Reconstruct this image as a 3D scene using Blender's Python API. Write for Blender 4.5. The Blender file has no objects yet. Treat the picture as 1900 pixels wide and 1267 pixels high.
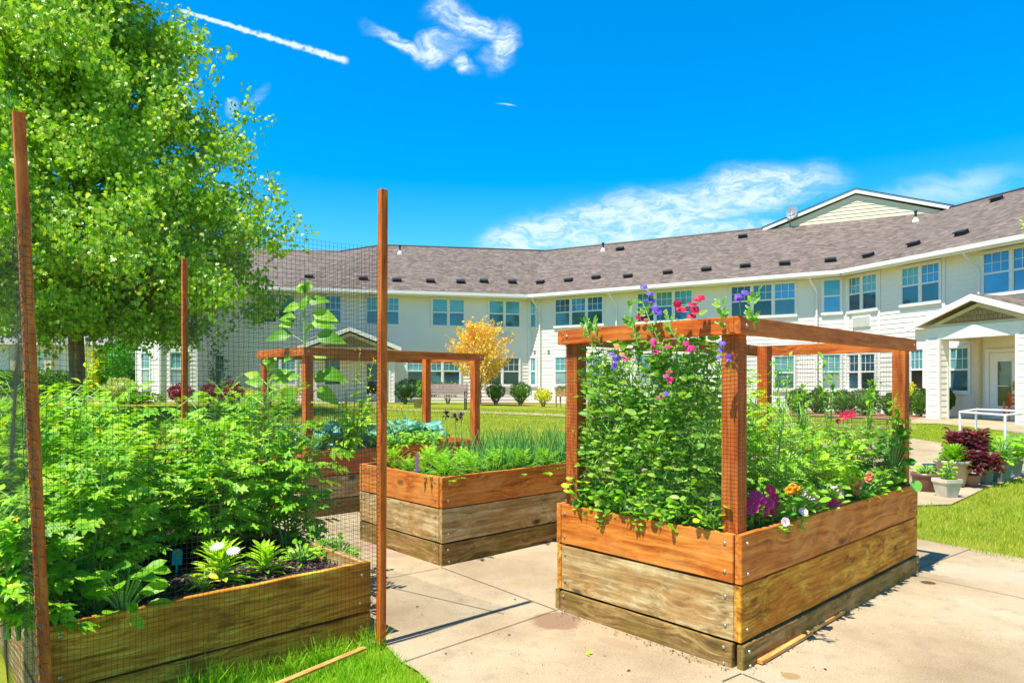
import bpy, bmesh, math, random
import numpy as np
from mathutils import Vector, Matrix
from mathutils.geometry import delaunay_2d_cdt
R = math.radians
random.seed(7); rng = np.random.RandomState(11)
SC = bpy.context.scene
COL = SC.collection
# ------------------------------------------------------------------ camera
CX, HY, F, EH = 950.0, 713.0, 1253.0, 1.40
cam = bpy.data.cameras.new('camera'); camo = bpy.data.objects.new('camera', cam); COL.objects.link(camo)
camo.location = (0, 0, EH); camo.rotation_euler = (R(90), 0, 0)
cam.lens = F/1900*36; cam.sensor_width = 36; cam.shift_y = (HY-633.5)/1900
cam.clip_start = 0.05; cam.clip_end = 3000
SC.camera = camo
# ------------------------------------------------------------------ sun + sky
SUN_EL = 66.5; TO_SUN = Vector((-.758, -.652, 0)).normalized()
sd = Vector((TO_SUN.x*math.cos(R(SUN_EL)), TO_SUN.y*math.cos(R(SUN_EL)), math.sin(R(SUN_EL))))
sun = bpy.data.lights.new('sun', 'SUN'); sun.energy = 5.0; sun.angle = R(.55); sun.color = (1, .945, .84)
suno = bpy.data.objects.new('sun', sun); COL.objects.link(suno)
suno.location = (-20, -20, 40); suno.rotation_euler = sd.to_track_quat('Z', 'Y').to_euler()
SC.view_settings.view_transform = 'Standard'; SC.view_settings.look = 'None'
SC.view_settings.exposure = 0.8; SC.view_settings.gamma = 1
SC.cycles.max_bounces = 6; SC.cycles.transparent_max_bounces = 8
SC.cycles.diffuse_bounces = 4

class NT:
    """tiny node-tree helper"""
    def __init__(s, nt): s.nt = nt; s.n = nt.nodes; s.l = nt.links
    def new(s, t, **k):
        nd = s.n.new(t)
        for a, b in k.items(): setattr(nd, a, b)
        return nd
    def put(s, sock, v):
        if isinstance(v, bpy.types.NodeSocket): s.l.new(v, sock)
        elif v is not None:
            if hasattr(sock.default_value, '__len__') and not hasattr(v, '__len__'): v = (v,)*len(sock.default_value)
            if hasattr(v, '__len__') and len(v) == 3 and len(sock.default_value) == 4: v = (*v, 1)
            sock.default_value = v
    def m(s, op, a, b=None, c=None, clamp=False):
        nd = s.new('ShaderNodeMath', operation=op, use_clamp=clamp)
        s.put(nd.inputs[0], a)
        if b is not None: s.put(nd.inputs[1], b)
        if c is not None: s.put(nd.inputs[2], c)
        return nd.outputs[0]
    def vm(s, op, a, b=None):
        nd = s.new('ShaderNodeVectorMath', operation=op); s.put(nd.inputs[0], a)
        if b is not None: s.put(nd.inputs[1], b)
        return nd.outputs[0]
    def mapping(s, v, loc=(0,0,0), rot=(0,0,0), scale=(1,1,1)):
        nd = s.new('ShaderNodeMapping'); s.put(nd.inputs[0], v); s.put(nd.inputs[1], loc); s.put(nd.inputs[2], rot); s.put(nd.inputs[3], scale)
        return nd.outputs[0]
    def noise(s, v, scale, detail=4, rough=.5, dist=0):
        nd = s.new('ShaderNodeTexNoise'); s.put(nd.inputs['Vector'], v); s.put(nd.inputs['Scale'], scale); s.put(nd.inputs['Detail'], detail)
        s.put(nd.inputs['Roughness'], rough); s.put(nd.inputs['Distortion'], dist); return nd.outputs[0]
    def ramp(s, f, stops):
        nd = s.new('ShaderNodeValToRGB'); s.put(nd.inputs[0], f); e = nd.color_ramp.elements
        while len(e) < len(stops): e.new(.5)
        for q, (p, c) in zip(e, stops):
            q.position = p; q.color = (*c, 1) if hasattr(c, '__len__') else (c, c, c, 1)
        return nd.outputs[0]
    def mix(s, f, a, b, bt='MIX'):
        nd = s.new('ShaderNodeMix', data_type='RGBA', blend_type=bt); s.put(nd.inputs[0], f); s.put(nd.inputs[6], a); s.put(nd.inputs[7], b)
        return nd.outputs[2]
    def smooth(s, v, a, b):
        nd = s.new('ShaderNodeMapRange', interpolation_type='SMOOTHSTEP'); s.put(nd.inputs[0], v); nd.inputs[1].default_value = a; nd.inputs[2].default_value = b
        return nd.outputs[0]
    def sep(s, v):
        nd = s.new('ShaderNodeSeparateXYZ'); s.put(nd.inputs[0], v); return nd.outputs
    def comb(s, x, y, z):
        nd = s.new('ShaderNodeCombineXYZ')
        for i, q in enumerate((x, y, z)): s.put(nd.inputs[i], q)
        return nd.outputs[0]

W = bpy.data.worlds.new('World'); SC.world = W; W.use_nodes = True
def build_world():
    t = NT(W.node_tree); t.n.clear()
    sky = t.new('ShaderNodeTexSky', sky_type='NISHITA'); sky.sun_disc = False
    sky.sun_elevation = R(SUN_EL); sky.sun_rotation = math.atan2(TO_SUN.x, TO_SUN.y)
    sky.air_density = 1.0; sky.dust_density = .3; sky.ozone_density = 2.5
    tc = t.new('ShaderNodeTexCoord').outputs['Generated']
    x, y, z = t.sep(tc)
    el = t.m('DIVIDE', z, t.m('SQRT', t.m('ADD', t.m('MULTIPLY', x, x), t.m('MULTIPLY', y, y))))
    tint = t.ramp(t.m('MULTIPLY', el, 1.0, clamp=True), [(0, SKYT[0]), (.12, SKYT[1]), (.30, SKYT[2]), (.62, SKYT[4]), (.9, SKYT[3])])
    c = t.mix(1.0, sky.outputs[0], tint, 'MULTIPLY')
    # clouds live in direction space ahead of +Y
    yy = t.m('MAXIMUM', y, .001)
    S = t.m('DIVIDE', x, yy); T = t.m('DIVIDE', z, yy)
    front = t.m('GREATER_THAN', y, .05)
    P = t.comb(S, T, 0)
    def px(a, b): return ((a-CX)/F, (HY-b)/F)
    wn = t.new('ShaderNodeTexNoise'); t.put(wn.inputs['Vector'], P); wn.inputs['Scale'].default_value = 11; wn.inputs['Detail'].default_value = 5
    PW = t.vm('ADD', P, t.vm('MULTIPLY', t.vm('SUBTRACT', wn.outputs['Color'], (.5, .5, .5)), (.05, .04, 0)))
    def blob(cx, cy, rx, ry, ang, soft=0.0, power=1.0):
        a, b = px(cx, cy)
        q = t.mapping(t.vm('SUBTRACT', PW, (a, b, 0)), rot=(0, 0, R(-ang)))
        q = t.vm('MULTIPLY', q, (F/rx, F/ry, 1))
        nd = t.new('ShaderNodeVectorMath', operation='LENGTH'); t.put(nd.inputs[0], q)
        return t.m('SUBTRACT', 1, t.smooth(nd.outputs['Value'], soft, 1.0))
    def streak(ang, sx, sy, det=7, rough=.62, dist=.4):
        q = t.mapping(PW, rot=(0, 0, R(-ang)), scale=(sx, sy, 1)); return t.noise(q, 1, det, rough, dist)
    # cluster over the centre
    P0_ = PW; PW = t.vm('ADD', PW, t.vm('MULTIPLY', t.vm('SUBTRACT', wn.outputs['Color'], (.5, .5, .5)), (.06, .05, 0)))
    A = t.m('MAXIMUM', blob(855, 38, 95, 40, -14), blob(918, 85, 40, 75, -8))
    A = t.m('MAXIMUM', A, t.m('MAXIMUM', blob(812, 88, 85, 34, 6), blob(735, 82, 80, 22, -24)))
    A = t.m('MAXIMUM', A, blob(862, 120, 22, 44, 35))
    A = t.m('MULTIPLY', t.smooth(A, .0, .8), t.m('MULTIPLY', t.smooth(streak(-35, 14, 34, 9, .72, 1.2), .26, .60), t.m('MULTIPLY_ADD', t.smooth(streak(-60, 30, 75, 6, .7, .9), .36, .58), .6, .4)))
    PW = P0_
    # long bank low on the right
    B = t.m('MAXIMUM', blob(1180, 405, 350, 75, 8, .1), blob(1400, 352, 220, 62, 6, .1))
    B = t.m('MAXIMUM', B, t.m('MAXIMUM', blob(1260, 440, 330, 42, 5, .1), blob(980, 440, 150, 45, 15, .1)))
    B = t.m('MULTIPLY', t.smooth(B, 0, .8), t.m('MULTIPLY', t.smooth(streak(22, 13, 34, 10, .72, 1.0), .20, .56), t.m('MULTIPLY_ADD', t.smooth(streak(38, 26, 75, 6, .7, .6), .36, .58), .6, .4)))
    Cc = t.m('MULTIPLY', t.m('MAXIMUM', blob(1760, 352, 200, 45, 10), t.m('MAXIMUM', blob(475, 185, 40, 14, 38), blob(432, 200, 22, 16, 60))), t.smooth(streak(30, 9, 26), .34, .66))
    D = t.m('MULTIPLY', t.m('MAXIMUM', blob(310, 475, 110, 60, 0), blob(943, 198, 22, 2.5, -6)), .6)
    # aeroplane trail
    a, b = px(330, 18); a2, b2 = px(650, 116)
    ang = math.atan2(b2-b, a2-a); Ln = math.hypot(a2-a, b2-b)
    q = t.mapping(t.vm('SUBTRACT', P, (a, b, 0)), rot=(0, 0, -ang))
    qx, qy, _ = t.sep(q)
    wob = t.m('MULTIPLY', t.m('SUBTRACT', t.noise(P, 95, 4, .6), .5), .009)
    qy = t.m('ADD', qy, wob)
    along = t.m('DIVIDE', qx, Ln)
    inside = t.m('MULTIPLY', t.smooth(along, -.02, .05), t.m('SUBTRACT', 1, t.smooth(along, .96, 1.0)))
    wd = t.m('MULTIPLY_ADD', along, .0024, .0028)
    TR = t.m('MULTIPLY', inside, t.m('SUBTRACT', 1, t.smooth(t.m('DIVIDE', t.m('ABSOLUTE', qy), wd), .35, 1.35)))
    TR = t.m('MULTIPLY', TR, t.smooth(t.noise(P, 60, 3), .25, .5))
    cl = t.m('MAXIMUM', t.m('MAXIMUM', t.m('MULTIPLY', A, .95), t.m('MULTIPLY', B, .88)), t.m('MAXIMUM', t.m('MULTIPLY', Cc, .55), t.m('MULTIPLY', TR, .9)))
    cl = t.m('MAXIMUM', cl, D)
    cl = t.m('MULTIPLY', cl, front, clamp=True)
    c = t.mix(cl, c, CLOUD)
    bg = t.new('ShaderNodeBackground'); t.put(bg.inputs[0], c); bg.inputs[1].default_value = SKYS
    out = t.new('ShaderNodeOutputWorld'); t.l.new(bg.outputs[0], out.inputs[0])
SKYS = .095
SKYT = [(1.4, 1.6, 1.3), (.5, 1.3, 1.35), (.0, 1.0, 1.55), (.10, .45, .75), (.0, 1.05, 1.65)]
CLOUD = (5.6, 6.6, 7.2)
build_world()

# ------------------------------------------------------------------ helpers
def gz(x, y):
    s = min(max((y-8.0)/15.0, 0), 1); s = s*s*(3-2*s)
    xx = min(max(x, -30), 30)
    return s*(.45-.0125*xx)
def P(px, py, Y): return Vector(((px-CX)/F*Y, Y, EH-(py-HY)/F*Y))
def G(px, py):
    z = 0
    for _ in range(30):
        Y = (EH-z)*F/(py-HY); X = (px-CX)/F*Y; z = .5*z+.5*gz(X, Y)
    return Vector((X, Y, z))
def ray_plane(px, py, p0, n):
    d = Vector(((px-CX)/F, 1, -(py-HY)/F)); o = Vector((0, 0, EH))
    t = (p0-o).dot(n)/d.dot(n); return o+d*t
def lerp(a, b, t): return a+(b-a)*t

def tag(o, label=None, cat=None, group=None, kind=None):
    if label: o['label'] = label
    if cat: o['category'] = cat
    if group: o['group'] = group
    if kind: o['kind'] = kind
    return o
def empty(name, loc, rz=0, label=None, cat=None, group=None):
    o = bpy.data.objects.new(name, None); COL.objects.link(o); o.location = loc; o.rotation_euler = (0, 0, rz)
    o.empty_display_size = .2
    return tag(o, label, cat, group)
def wloc(p):
    v = Vector((0, 0, 0))
    while p is not None: v = v+Vector(p.location); p = p.parent
    return v
def link(name, me, parent=None, loc=None):
    o = bpy.data.objects.new(name, me); COL.objects.link(o)
    if parent is not None: o.parent = parent
    if loc is not None: o.location = loc
    return o
class MB:
    def __init__(s): s.v = []; s.f = []; s.mi = []
    def quad(s, a, b, c, d, mi=0):
        n = len(s.v); s.v += [tuple(a), tuple(b), tuple(c), tuple(d)]; s.f.append((n, n+1, n+2, n+3)); s.mi.append(mi)
    def poly(s, pts, mi=0):
        n = len(s.v); s.v += [tuple(p) for p in pts]; s.f.append(tuple(range(n, n+len(pts)))); s.mi.append(mi)
    def box(s, x0, x1, y0, y1, z0, z1, T=None, mi=0):
        c = [(x0,y0,z0),(x1,y0,z0),(x1,y1,z0),(x0,y1,z0),(x0,y0,z1),(x1,y0,z1),(x1,y1,z1),(x0,y1,z1)]
        if T: c = [tuple(T(*p)) for p in c]
        n = len(s.v); s.v += c
        for f in ((0,3,2,1),(4,5,6,7),(0,1,5,4),(1,2,6,5),(2,3,7,6),(3,0,4,7)):
            s.f.append(tuple(n+i for i in f)); s.mi.append(mi)
    def tube(s, pts, r, k=6, mi=0, cap=True):
        pts = [Vector(p) for p in pts]; rs = r if hasattr(r, '__len__') else [r]*len(pts)
        n0 = len(s.v); up = Vector((0, 0, 1))
        for i, p in enumerate(pts):
            d = (pts[min(i+1, len(pts)-1)]-pts[max(i-1, 0)]).normalized()
            u = d.cross(up)
            if u.length < .1: u = d.cross(Vector((0, 1, 0)))
            u.normalize(); w = d.cross(u)
            for j in range(k):
                a = 2*math.pi*j/k; s.v.append(tuple(p+(u*math.cos(a)+w*math.sin(a))*rs[i]))
        for i in range(len(pts)-1):
            for j in range(k):
                a = n0+i*k+j; b = n0+i*k+(j+1) % k
                s.f.append((a, b, b+k, a+k)); s.mi.append(mi)
        if cap:
            s.f.append(tuple(n0+j for j in range(k))[::-1]); s.mi.append(mi)
            s.f.append(tuple(n0+(len(pts)-1)*k+j for j in range(k))); s.mi.append(mi)
    def lathe(s, prof, c=(0, 0, 0), k=24, mi=0, sq=False):
        n0 = len(s.v)
        for r, z in prof:
            for j in range(k):
                a = 2*math.pi*(j+.5)/k; x, y = math.cos(a), math.sin(a)
                if sq: q = max(abs(x), abs(y)); x /= q; y /= q
                s.v.append((c[0]+r*x, c[1]+r*y, c[2]+z))
        for i in range(len(prof)-1):
            for j in range(k):
                a = n0+i*k+j; b = n0+i*k+(j+1) % k; s.f.append((a, b, b+k, a+k)); s.mi.append(mi)
    def build(s, name, mats, parent=None, local=False, smooth=False, bevel=0, loc=None):
        L = Vector((0, 0, 0)) if (local or parent is None) else wloc(parent)
        if loc is not None: L = L+Vector(loc)*0
        me = bpy.data.meshes.new(name)
        me.from_pydata([tuple(Vector(v)-L) for v in s.v], [], s.f)
        for m_ in (mats if isinstance(mats, (list, tuple)) else [mats]): me.materials.append(m_)
        me.polygons.foreach_set('material_index', s.mi)
        if smooth: me.polygons.foreach_set('use_smooth', [True]*len(s.f))
        me.update()
        if bevel:
            bm = bmesh.new(); bm.from_mesh(me); bmesh.ops.remove_doubles(bm, verts=bm.verts, dist=1e-5)
            bmesh.ops.bevel(bm, geom=list(bm.edges), offset=bevel, segments=2, affect='EDGES', profile=.6); bm.to_mesh(me); bm.free()
        return link(name, me, parent, loc)
def fastmesh(name, V, faces, mats, mi=None, smooth=False):
    """V (n,3) array, faces (m,k) array of one polygon size"""
    me = bpy.data.meshes.new(name); m, k = faces.shape
    me.vertices.add(len(V)); me.vertices.foreach_set('co', np.ascontiguousarray(V, dtype=np.float32).ravel())
    me.loops.add(m*k); me.loops.foreach_set('vertex_index', faces.astype(np.int32).ravel())
    me.polygons.add(m); me.polygons.foreach_set('loop_start', np.arange(0, m*k, k, dtype=np.int32))
    me.polygons.foreach_set('loop_total', np.full(m, k, dtype=np.int32))
    for q in (mats if isinstance(mats, (list, tuple)) else [mats]): me.materials.append(q)
    if mi is not None: me.polygons.foreach_set('material_index', mi.astype(np.int32))
    if smooth: me.polygons.foreach_set('use_smooth', np.ones(m, dtype=bool))
    me.update(calc_edges=True); return me
class LB:
    """leaf buffer: instances of triangle templates baked into one mesh"""
    def __init__(s): s.V = []; s.Fc = []; s.M = []; s.n = 0
    def add(s, tpl, pos, d, nrm, size, mi=0):
        tv, tf = tpl; pos = np.atleast_2d(np.asarray(pos, float)); N = len(pos)
        if N == 0: return
        d = np.broadcast_to(np.asarray(d, float), (N, 3)); nrm = np.broadcast_to(np.asarray(nrm, float), (N, 3))
        size = np.broadcast_to(np.asarray(size, float), (N,))
        d = d/np.maximum(np.linalg.norm(d, axis=1, keepdims=True), 1e-6)
        x = np.cross(d, nrm); ln = np.linalg.norm(x, axis=1, keepdims=True)
        x = np.where(ln < 1e-3, np.array([1., 0, 0]), x/np.maximum(ln, 1e-6)); n = np.cross(x, d)
        B = np.stack([x, d, n], 1)*size[:, None, None]
        V = np.einsum('ti,nij->ntj', tv, B)+pos[:, None, :]
        k = len(tv); Fc = tf[None]+(np.arange(N)*k)[:, None, None]+s.n
        s.V.append(V.reshape(-1, 3)); s.Fc.append(Fc.reshape(-1, 3)); s.M.append(np.full(N*len(tf), mi)); s.n += N*k
    def build(s, name, mats, parent=None, local=False, smooth=False):
        V = np.concatenate(s.V); L = np.zeros(3) if (local or parent is None) else np.array(wloc(parent))
        me = fastmesh(name, V-L, np.concatenate(s.Fc), mats, np.concatenate(s.M), smooth)
        return link(name, me, parent)
def rnd(n): v = rng.normal(size=(n, 3)); return v/np.linalg.norm(v, axis=1, keepdims=True)

# leaf templates (x width, y along, z normal)
def T_oval(w=.5, fold=.12, droop=.15, shape=(0, .75, 1, .8, 0), ys=(0, .25, .5, .78, 1)):
    v = []; f = []
    for y, q in zip(ys, shape):
        z = -droop*y*y
        v.append((0, y, z)); v.append((-w/2*q, y, z+fold*q*w)); v.append((w/2*q, y, z+fold*q*w))
    for i in range(len(ys)-1):
        a = 3*i; b = a+3
        for (p, q_, r_, s_) in ((a, b, b+1, a+1), (a, a+2, b+2, b)): f += [(p, q_, r_), (p, r_, s_)]
    return np.array(v), np.array(f)
def T_small(w=.55, fold=.1):
    return np.array([(0,0,0),(-w/2,.45,fold),(0,1,-.08),(w/2,.45,fold),(0,.45,0.)]), np.array([(0,4,1),(0,3,4),(4,2,1),(4,3,2)])
def T_lobed(out, fold=.12, droop=.2):
    c = (0, .35, 0); v = [c]+[(x, y, fold*abs(x)-droop*y*y) for x, y in out]+[(-x, y, fold*abs(x)-droop*y*y) for x, y in out[-2:0:-1]]
    n = len(v)-1; return np.array(v), np.array([(0, 1+i, 1+(i+1) % n) for i in range(n)])
MAPLE = T_lobed([(0, 0), (.22, .08), (.55, .3), (.3, .42), (.42, .78), (.14, .68), (0, 1.08)])
TOML = T_lobed([(0, 0), (.14, .12), (.24, .3), (.17, .38), (.22, .58), (.12, .66), (.1, .84), (0, 1.05)], .25, .35)
OVAL = T_oval(); NARROW = T_oval(.24, .15, .35); ROUND = T_oval(.85, .08, .1); SMALL = T_small(); PEA = T_oval(.46, .1, .1, (0, .9, 1, .7, 0))
def T_compound(leaflet, pairs=3, ll=.42, droop=.35, ang=62):
    V = []; Fc = []; n = 0
    def put(px_, py_, a, s, tw):
        nonlocal n
        tv, tf = leaflet; c, s_ = math.cos(R(a)), math.sin(R(a))
        q = tv*s; x = q[:, 0]*c+q[:, 1]*s_; y = -q[:, 0]*s_+q[:, 1]*c; z = q[:, 2]+tw*q[:, 0]
        v = np.stack([x+px_, y+py_, z-droop*(y+py_)**2], 1); V.append(v); Fc.append(tf+n); n += len(v)
    for i in range(pairs):
        t = .22+.62*i/max(pairs-1, 1)*.9; s = ll*(1-.12*i)
        put(.0, t, ang-6*i, s, .3); put(0, t+.02, -(ang-6*i), s, -.3)
    put(0, .62+.05, 0, ll*1.05, 0)
    # rachis
    w = .012; rv = []; 
    for t in (0, .35, .7): rv += [(-w, t, -droop*t*t), (w, t, -droop*t*t)]
    V.append(np.array(rv)); Fc.append(np.array([(0,1,3),(0,3,2),(2,3,5),(2,5,4)])+n)
    return np.concatenate(V), np.concatenate(Fc)
TOMATO = T_compound(T_lobed([(0, 0), (.20, .12), (.32, .3), (.25, .4), (.30, .58), (.17, .68), (.13, .85), (0, 1.05)], .22, .2), 3, .42, .22)
FERN = T_compound(T_oval(.3, .1, .2), 5, .3, .3, 68)
def T_ruffle(w=.8, n=7, m_=5, amp=.09, droop=.35, seed=0):
    r = np.random.RandomState(seed); v = []; f = []
    for j in range(m_+1):
        y = j/m_; ww = w/2*math.sin(math.pi*min(.12+y*.86, 1))**.6*(1.0 if y < 1 else .5)
        for i in range(n+1):
            x = -1+2*i/n; e = abs(x)**2
            v.append((x*ww, y+.05*r.randn()*e, .18*e*w-droop*y*y+amp*e*r.randn()+ .02*r.randn()))
    for j in range(m_):
        for i in range(n):
            a = j*(n+1)+i; f += [(a, a+1, a+n+2), (a, a+n+2, a+n+1)]
    return np.array(v), np.array(f)
RUFF = [T_ruffle(seed=i) for i in range(4)]
BLADE = (np.array([(-.5*.05, 0, 0), (.5*.05, 0, 0), (-.42*.05, .5, .05), (.42*.05, .5, .05), (0, 1, .22)]), np.array([(0,1,3),(0,3,2),(2,3,4)]))
PETAL = T_oval(.6, .05, .25, (.2, .8, 1, .95, .4))

# ------------------------------------------------------------------ materials
MATS = {}
def mat(name, fn):
    m_ = bpy.data.materials.new(name); m_.use_nodes = True; t = NT(m_.node_tree); t.n.clear()
    out = t.new('ShaderNodeOutputMaterial'); sh = fn(t); t.l.new(sh, out.inputs[0]); MATS[name] = m_; return m_
def bsdf(t, col, rough=.6, spec=.4, bump=None, bs=.3, bd=.01, metal=0, coat=0):
    b = t.new('ShaderNodeBsdfPrincipled'); t.put(b.inputs['Base Color'], col); t.put(b.inputs['Roughness'], rough)
    b.inputs['Specular IOR Level'].default_value = spec; b.inputs['Metallic'].default_value = metal; b.inputs['Coat Weight'].default_value = coat
    if bump is not None:
        k = t.new('ShaderNodeBump'); k.inputs['Strength'].default_value = bs; k.inputs['Distance'].default_value = bd
        t.put(k.inputs['Height'], bump); t.l.new(k.outputs[0], b.inputs['Normal'])
    return b.outputs[0]
def obj_co(t): return t.new('ShaderNodeTexCoord').outputs['Object']
def world_co(t): return t.new('ShaderNodeNewGeometry').outputs['Position']
def leafmat(name, c1, c2, c3=None, trans=.35, rough=.45, spec=.35, tcol=None):
    c3 = c3 or c2
    def fn(t):
        g = t.new('ShaderNodeNewGeometry'); r = g.outputs['Random Per Island']
        n = t.noise(world_co(t), 3.2, 2)
        f = t.m('ADD', t.m('MULTIPLY', r, .75), t.m('MULTIPLY', t.smooth(n, .3, .7), .25))
        c = t.ramp(f, [(0, c1), (.55, c2), (1, c3)])
        b = bsdf(t, c, rough, spec)
        tr = t.new('ShaderNodeBsdfTranslucent'); t.put(tr.inputs[0], t.mix(1.0, c, tcol or (1.5, 1.35, .55), 'MULTIPLY'))
        mx = t.new('ShaderNodeMixShader'); mx.inputs[0].default_value = trans; t.l.new(b, mx.inputs[1]); t.l.new(tr.outputs[0], mx.inputs[2])
        return mx.outputs[0]
    return mat(name, fn)
L_tree = leafmat('tree_leaf', (.08,.26,.006), (.28,.54,.02), (.70,.80,.18), .38, .38, .5)
L_tom = leafmat('tomato_leaf', (.08,.30,.008), (.24,.54,.02), (.50,.74,.06), .36)
L_dark = leafmat('deep_green_leaf', (.04,.22,.015), (.09,.34,.02), (.16,.44,.04), .35)
L_lime = leafmat('lime_leaf', (.22,.50,.015), (.42,.70,.03), (.62,.80,.08), .4)
L_pea = leafmat('pea_leaf', (.09,.28,.02), (.25,.50,.05), (.55,.72,.18), .40)
L_kale = leafmat('kale_leaf', (.08,.32,.22), (.20,.50,.38), (.45,.68,.58), .2, .55)
L_red = leafmat('red_lettuce_leaf', (.10,.03,.04), (.22,.065,.09), (.44,.22,.16), .35, .45, .4, (1.6,.6,.6))
L_barb = leafmat('barberry_leaf', (.10,.01,.015), (.26,.02,.035), (.42,.05,.06), .25, tcol=(1.3,.7,.7))
L_maple = leafmat('japanese_maple_leaf', (.90,.38,.14), (.85,.66,.08), (.80,.80,.16), .4, tcol=(1.2,1.0,.6))
L_yel = leafmat('golden_shrub_leaf', (.30,.42,.02), (.60,.62,.03), (.80,.75,.08), .35)
L_bush = leafmat('boxwood_leaf', (.05,.15,.02), (.11,.25,.03), (.24,.40,.05), .25)
L_grass = leafmat('grass_blade', (.16,.42,.01), (.30,.60,.02), (.50,.74,.06), .4)
L_lawn = leafmat('lawn_blade', (.19,.32,.015), (.35,.46,.025), (.54,.57,.07), .3)
L_onion = leafmat('onion_leaf', (.08,.32,.06), (.16,.45,.09), (.36,.55,.12), .3)
L_var = leafmat('variegated_leaf', (.30,.40,.10), (.50,.58,.22), (.7,.72,.40), .3)
L_sapl = L_tree
def flat(name, c, rough=.5, spec=.4, metal=0, nz=.08, sc=8):
    def fn(t):
        n = t.noise(obj_co(t), sc, 4); 
        cc = t.mix(t.smooth(n, .3, .7), tuple(q*(1-nz) for q in c), tuple(min(q*(1+nz), 1) for q in c))
        return bsdf(t, cc, rough, spec, n, .1, .004, metal)
    return mat(name, fn)
def petal(name, c1, c2): return leafmat(name, c1, tuple((a+b)/2 for a, b in zip(c1, c2)), c2, .35, .5, .3, (1.1, 1, 1))
F_purple = petal('purple_petal', (.13,.05,.55), (.30,.14,.80))
F_red = petal('crimson_petal', (.62,.01,.05), (.85,.03,.14))
F_pink = petal('magenta_petal', (.78,.015,.22), (.95,.07,.38))
F_pale = petal('pale_pink_petal', (.85,.45,.60), (.95,.80,.85))
F_peach = petal('peach_petal', (.90,.25,.12), (.95,.42,.25))
F_orange = petal('orange_petal', (.95,.35,.01), (.95,.55,.02))
F_yellow = petal('yellow_petal', (.90,.70,.02), (.95,.85,.05))
F_white = petal('white_petal', (.85,.85,.82), (.92,.92,.9))
stemM = flat('green_stem', (.26,.48,.10), .5); barkM = None
def wood(name, base, dark, light, knots=.5, stain=None, rough=.75, weath=0.0, sat_noise=.5, mott=1.0):
    """grain runs along the object's local X"""
    def fn(t):
        oi = t.new('ShaderNodeObjectInfo').outputs['Random']
        co = t.vm('ADD', obj_co(t), t.comb(t.m('MULTIPLY', oi, 37), t.m('MULTIPLY', oi, 13), t.m('MULTIPLY', oi, 7)))
        w = t.noise(t.mapping(co, scale=(1.2, 5, 5)), 1.5, 3)
        v2 = t.vm('ADD', co, t.comb(0, t.m('MULTIPLY', w, .08), t.m('MULTIPLY', w, .10)))
        # knots
        kx = t.mapping(co, scale=(2.1, .15, 4.2)); vo = t.new('ShaderNodeTexVoronoi'); t.put(vo.inputs['Vector'], kx); vo.inputs['Scale'].default_value = 1
        kd = vo.outputs['Distance']; kn = t.m('SUBTRACT', 1, t.smooth(kd, .04, .17))
        ringd = t.m('MULTIPLY', t.m('SUBTRACT', 1, t.smooth(kd, .0, .5)), .06)
        v3 = t.vm('ADD', v2, t.comb(0, ringd, ringd))
        g = t.noise(t.mapping(v3, scale=(1.6, 42, 42)), 1, 5, .6)
        fine = t.noise(t.mapping(v3, scale=(7, 210, 210)), 1, 3, .6)
        c = t.ramp(g, [(.30, dark), (.5, base), (.70, light)])
        mo = t.noise(t.mapping(co, loc=(9, 2, 4), scale=(5, 11, 11)), 1, 8, .72); c = t.mix(t.m('MULTIPLY', t.smooth(mo, .5, .66), .38*mott), c, tuple(q*.55 for q in dark)); c = t.mix(t.m('MULTIPLY', t.smooth(mo, .46, .34), .35*mott), c, tuple(min(q*1.25, .9) for q in light))
        c = t.mix(t.m('MULTIPLY', t.smooth(fine, .5, .72), .35), c, tuple(q*.45 for q in dark))
        big = t.noise(t.mapping(co, scale=(1.5, 2.5, 2.5)), 2.2, 4, .6)
        if weath: c = t.mix(t.m('MULTIPLY', t.smooth(big, .42, .66), weath), c, stain)
        bl = t.noise(t.mapping(co, loc=(3, 8, 1), scale=(1, 3, 3)), 5, 5, .7)
        c = t.mix(t.m('MULTIPLY', t.smooth(bl, .58, .72), sat_noise), c, tuple(q*.5 for q in dark))
        c = t.mix(t.m('MULTIPLY', kn, knots), c, tuple(q*.22 for q in dark))
        h = t.m('ADD', g, t.m('MULTIPLY', fine, .6))
        return bsdf(t, c, rough, .3, h, .45, .004)
    return mat(name, fn)
W_stain = wood('orange_stained_wood', (.60,.165,.016), (.30,.055,.005), (.80,.30,.05), .7, (.78,.36,.09), .62, .35, .45)
W_post = wood('red_stained_post_wood', (.56,.11,.012), (.30,.045,.004), (.70,.20,.03), .55, (.75,.30,.06), .6, .25, .4)
W_grey = wood('weathered_board_wood', (.46,.31,.125), (.20,.11,.035), (.70,.56,.31), .9, (.46,.20,.05), .85, .5, .55, 1.2)
W_brown = wood('brown_board_wood', (.62,.255,.022), (.20,.065,.004), (.85,.50,.07), .95, (.55,.16,.012), .85, .6, .95, 1.5)  # browner, more saturated board colour with dark blotches
W_base = wood('mossy_base_wood', (.30,.175,.05), (.11,.055,.012), (.46,.31,.13), .5, (.17,.125,.016), .9, .6, .7, 1.4)
W_lath = wood('orange_lath_wood', (.75,.30,.07), (.5,.15,.03), (.8,.45,.15), .1)
W_bench = flat('bench_slat_paint', (.40,.28,.25), .6)
def f_bark(t):
    co = obj_co(t); n = t.noise(t.mapping(co, scale=(6, 6, 1.4)), 1.4, 6, .65); p = t.noise(co, 1.3, 3)
    c = t.ramp(n, [(.3, (.07,.05,.035)), (.55, (.27,.20,.12)), (.75, (.42,.34,.22))])
    return bsdf(t, c, .9, .2, n, .8, .03)
barkM = mat('tree_bark', f_bark)
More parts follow.
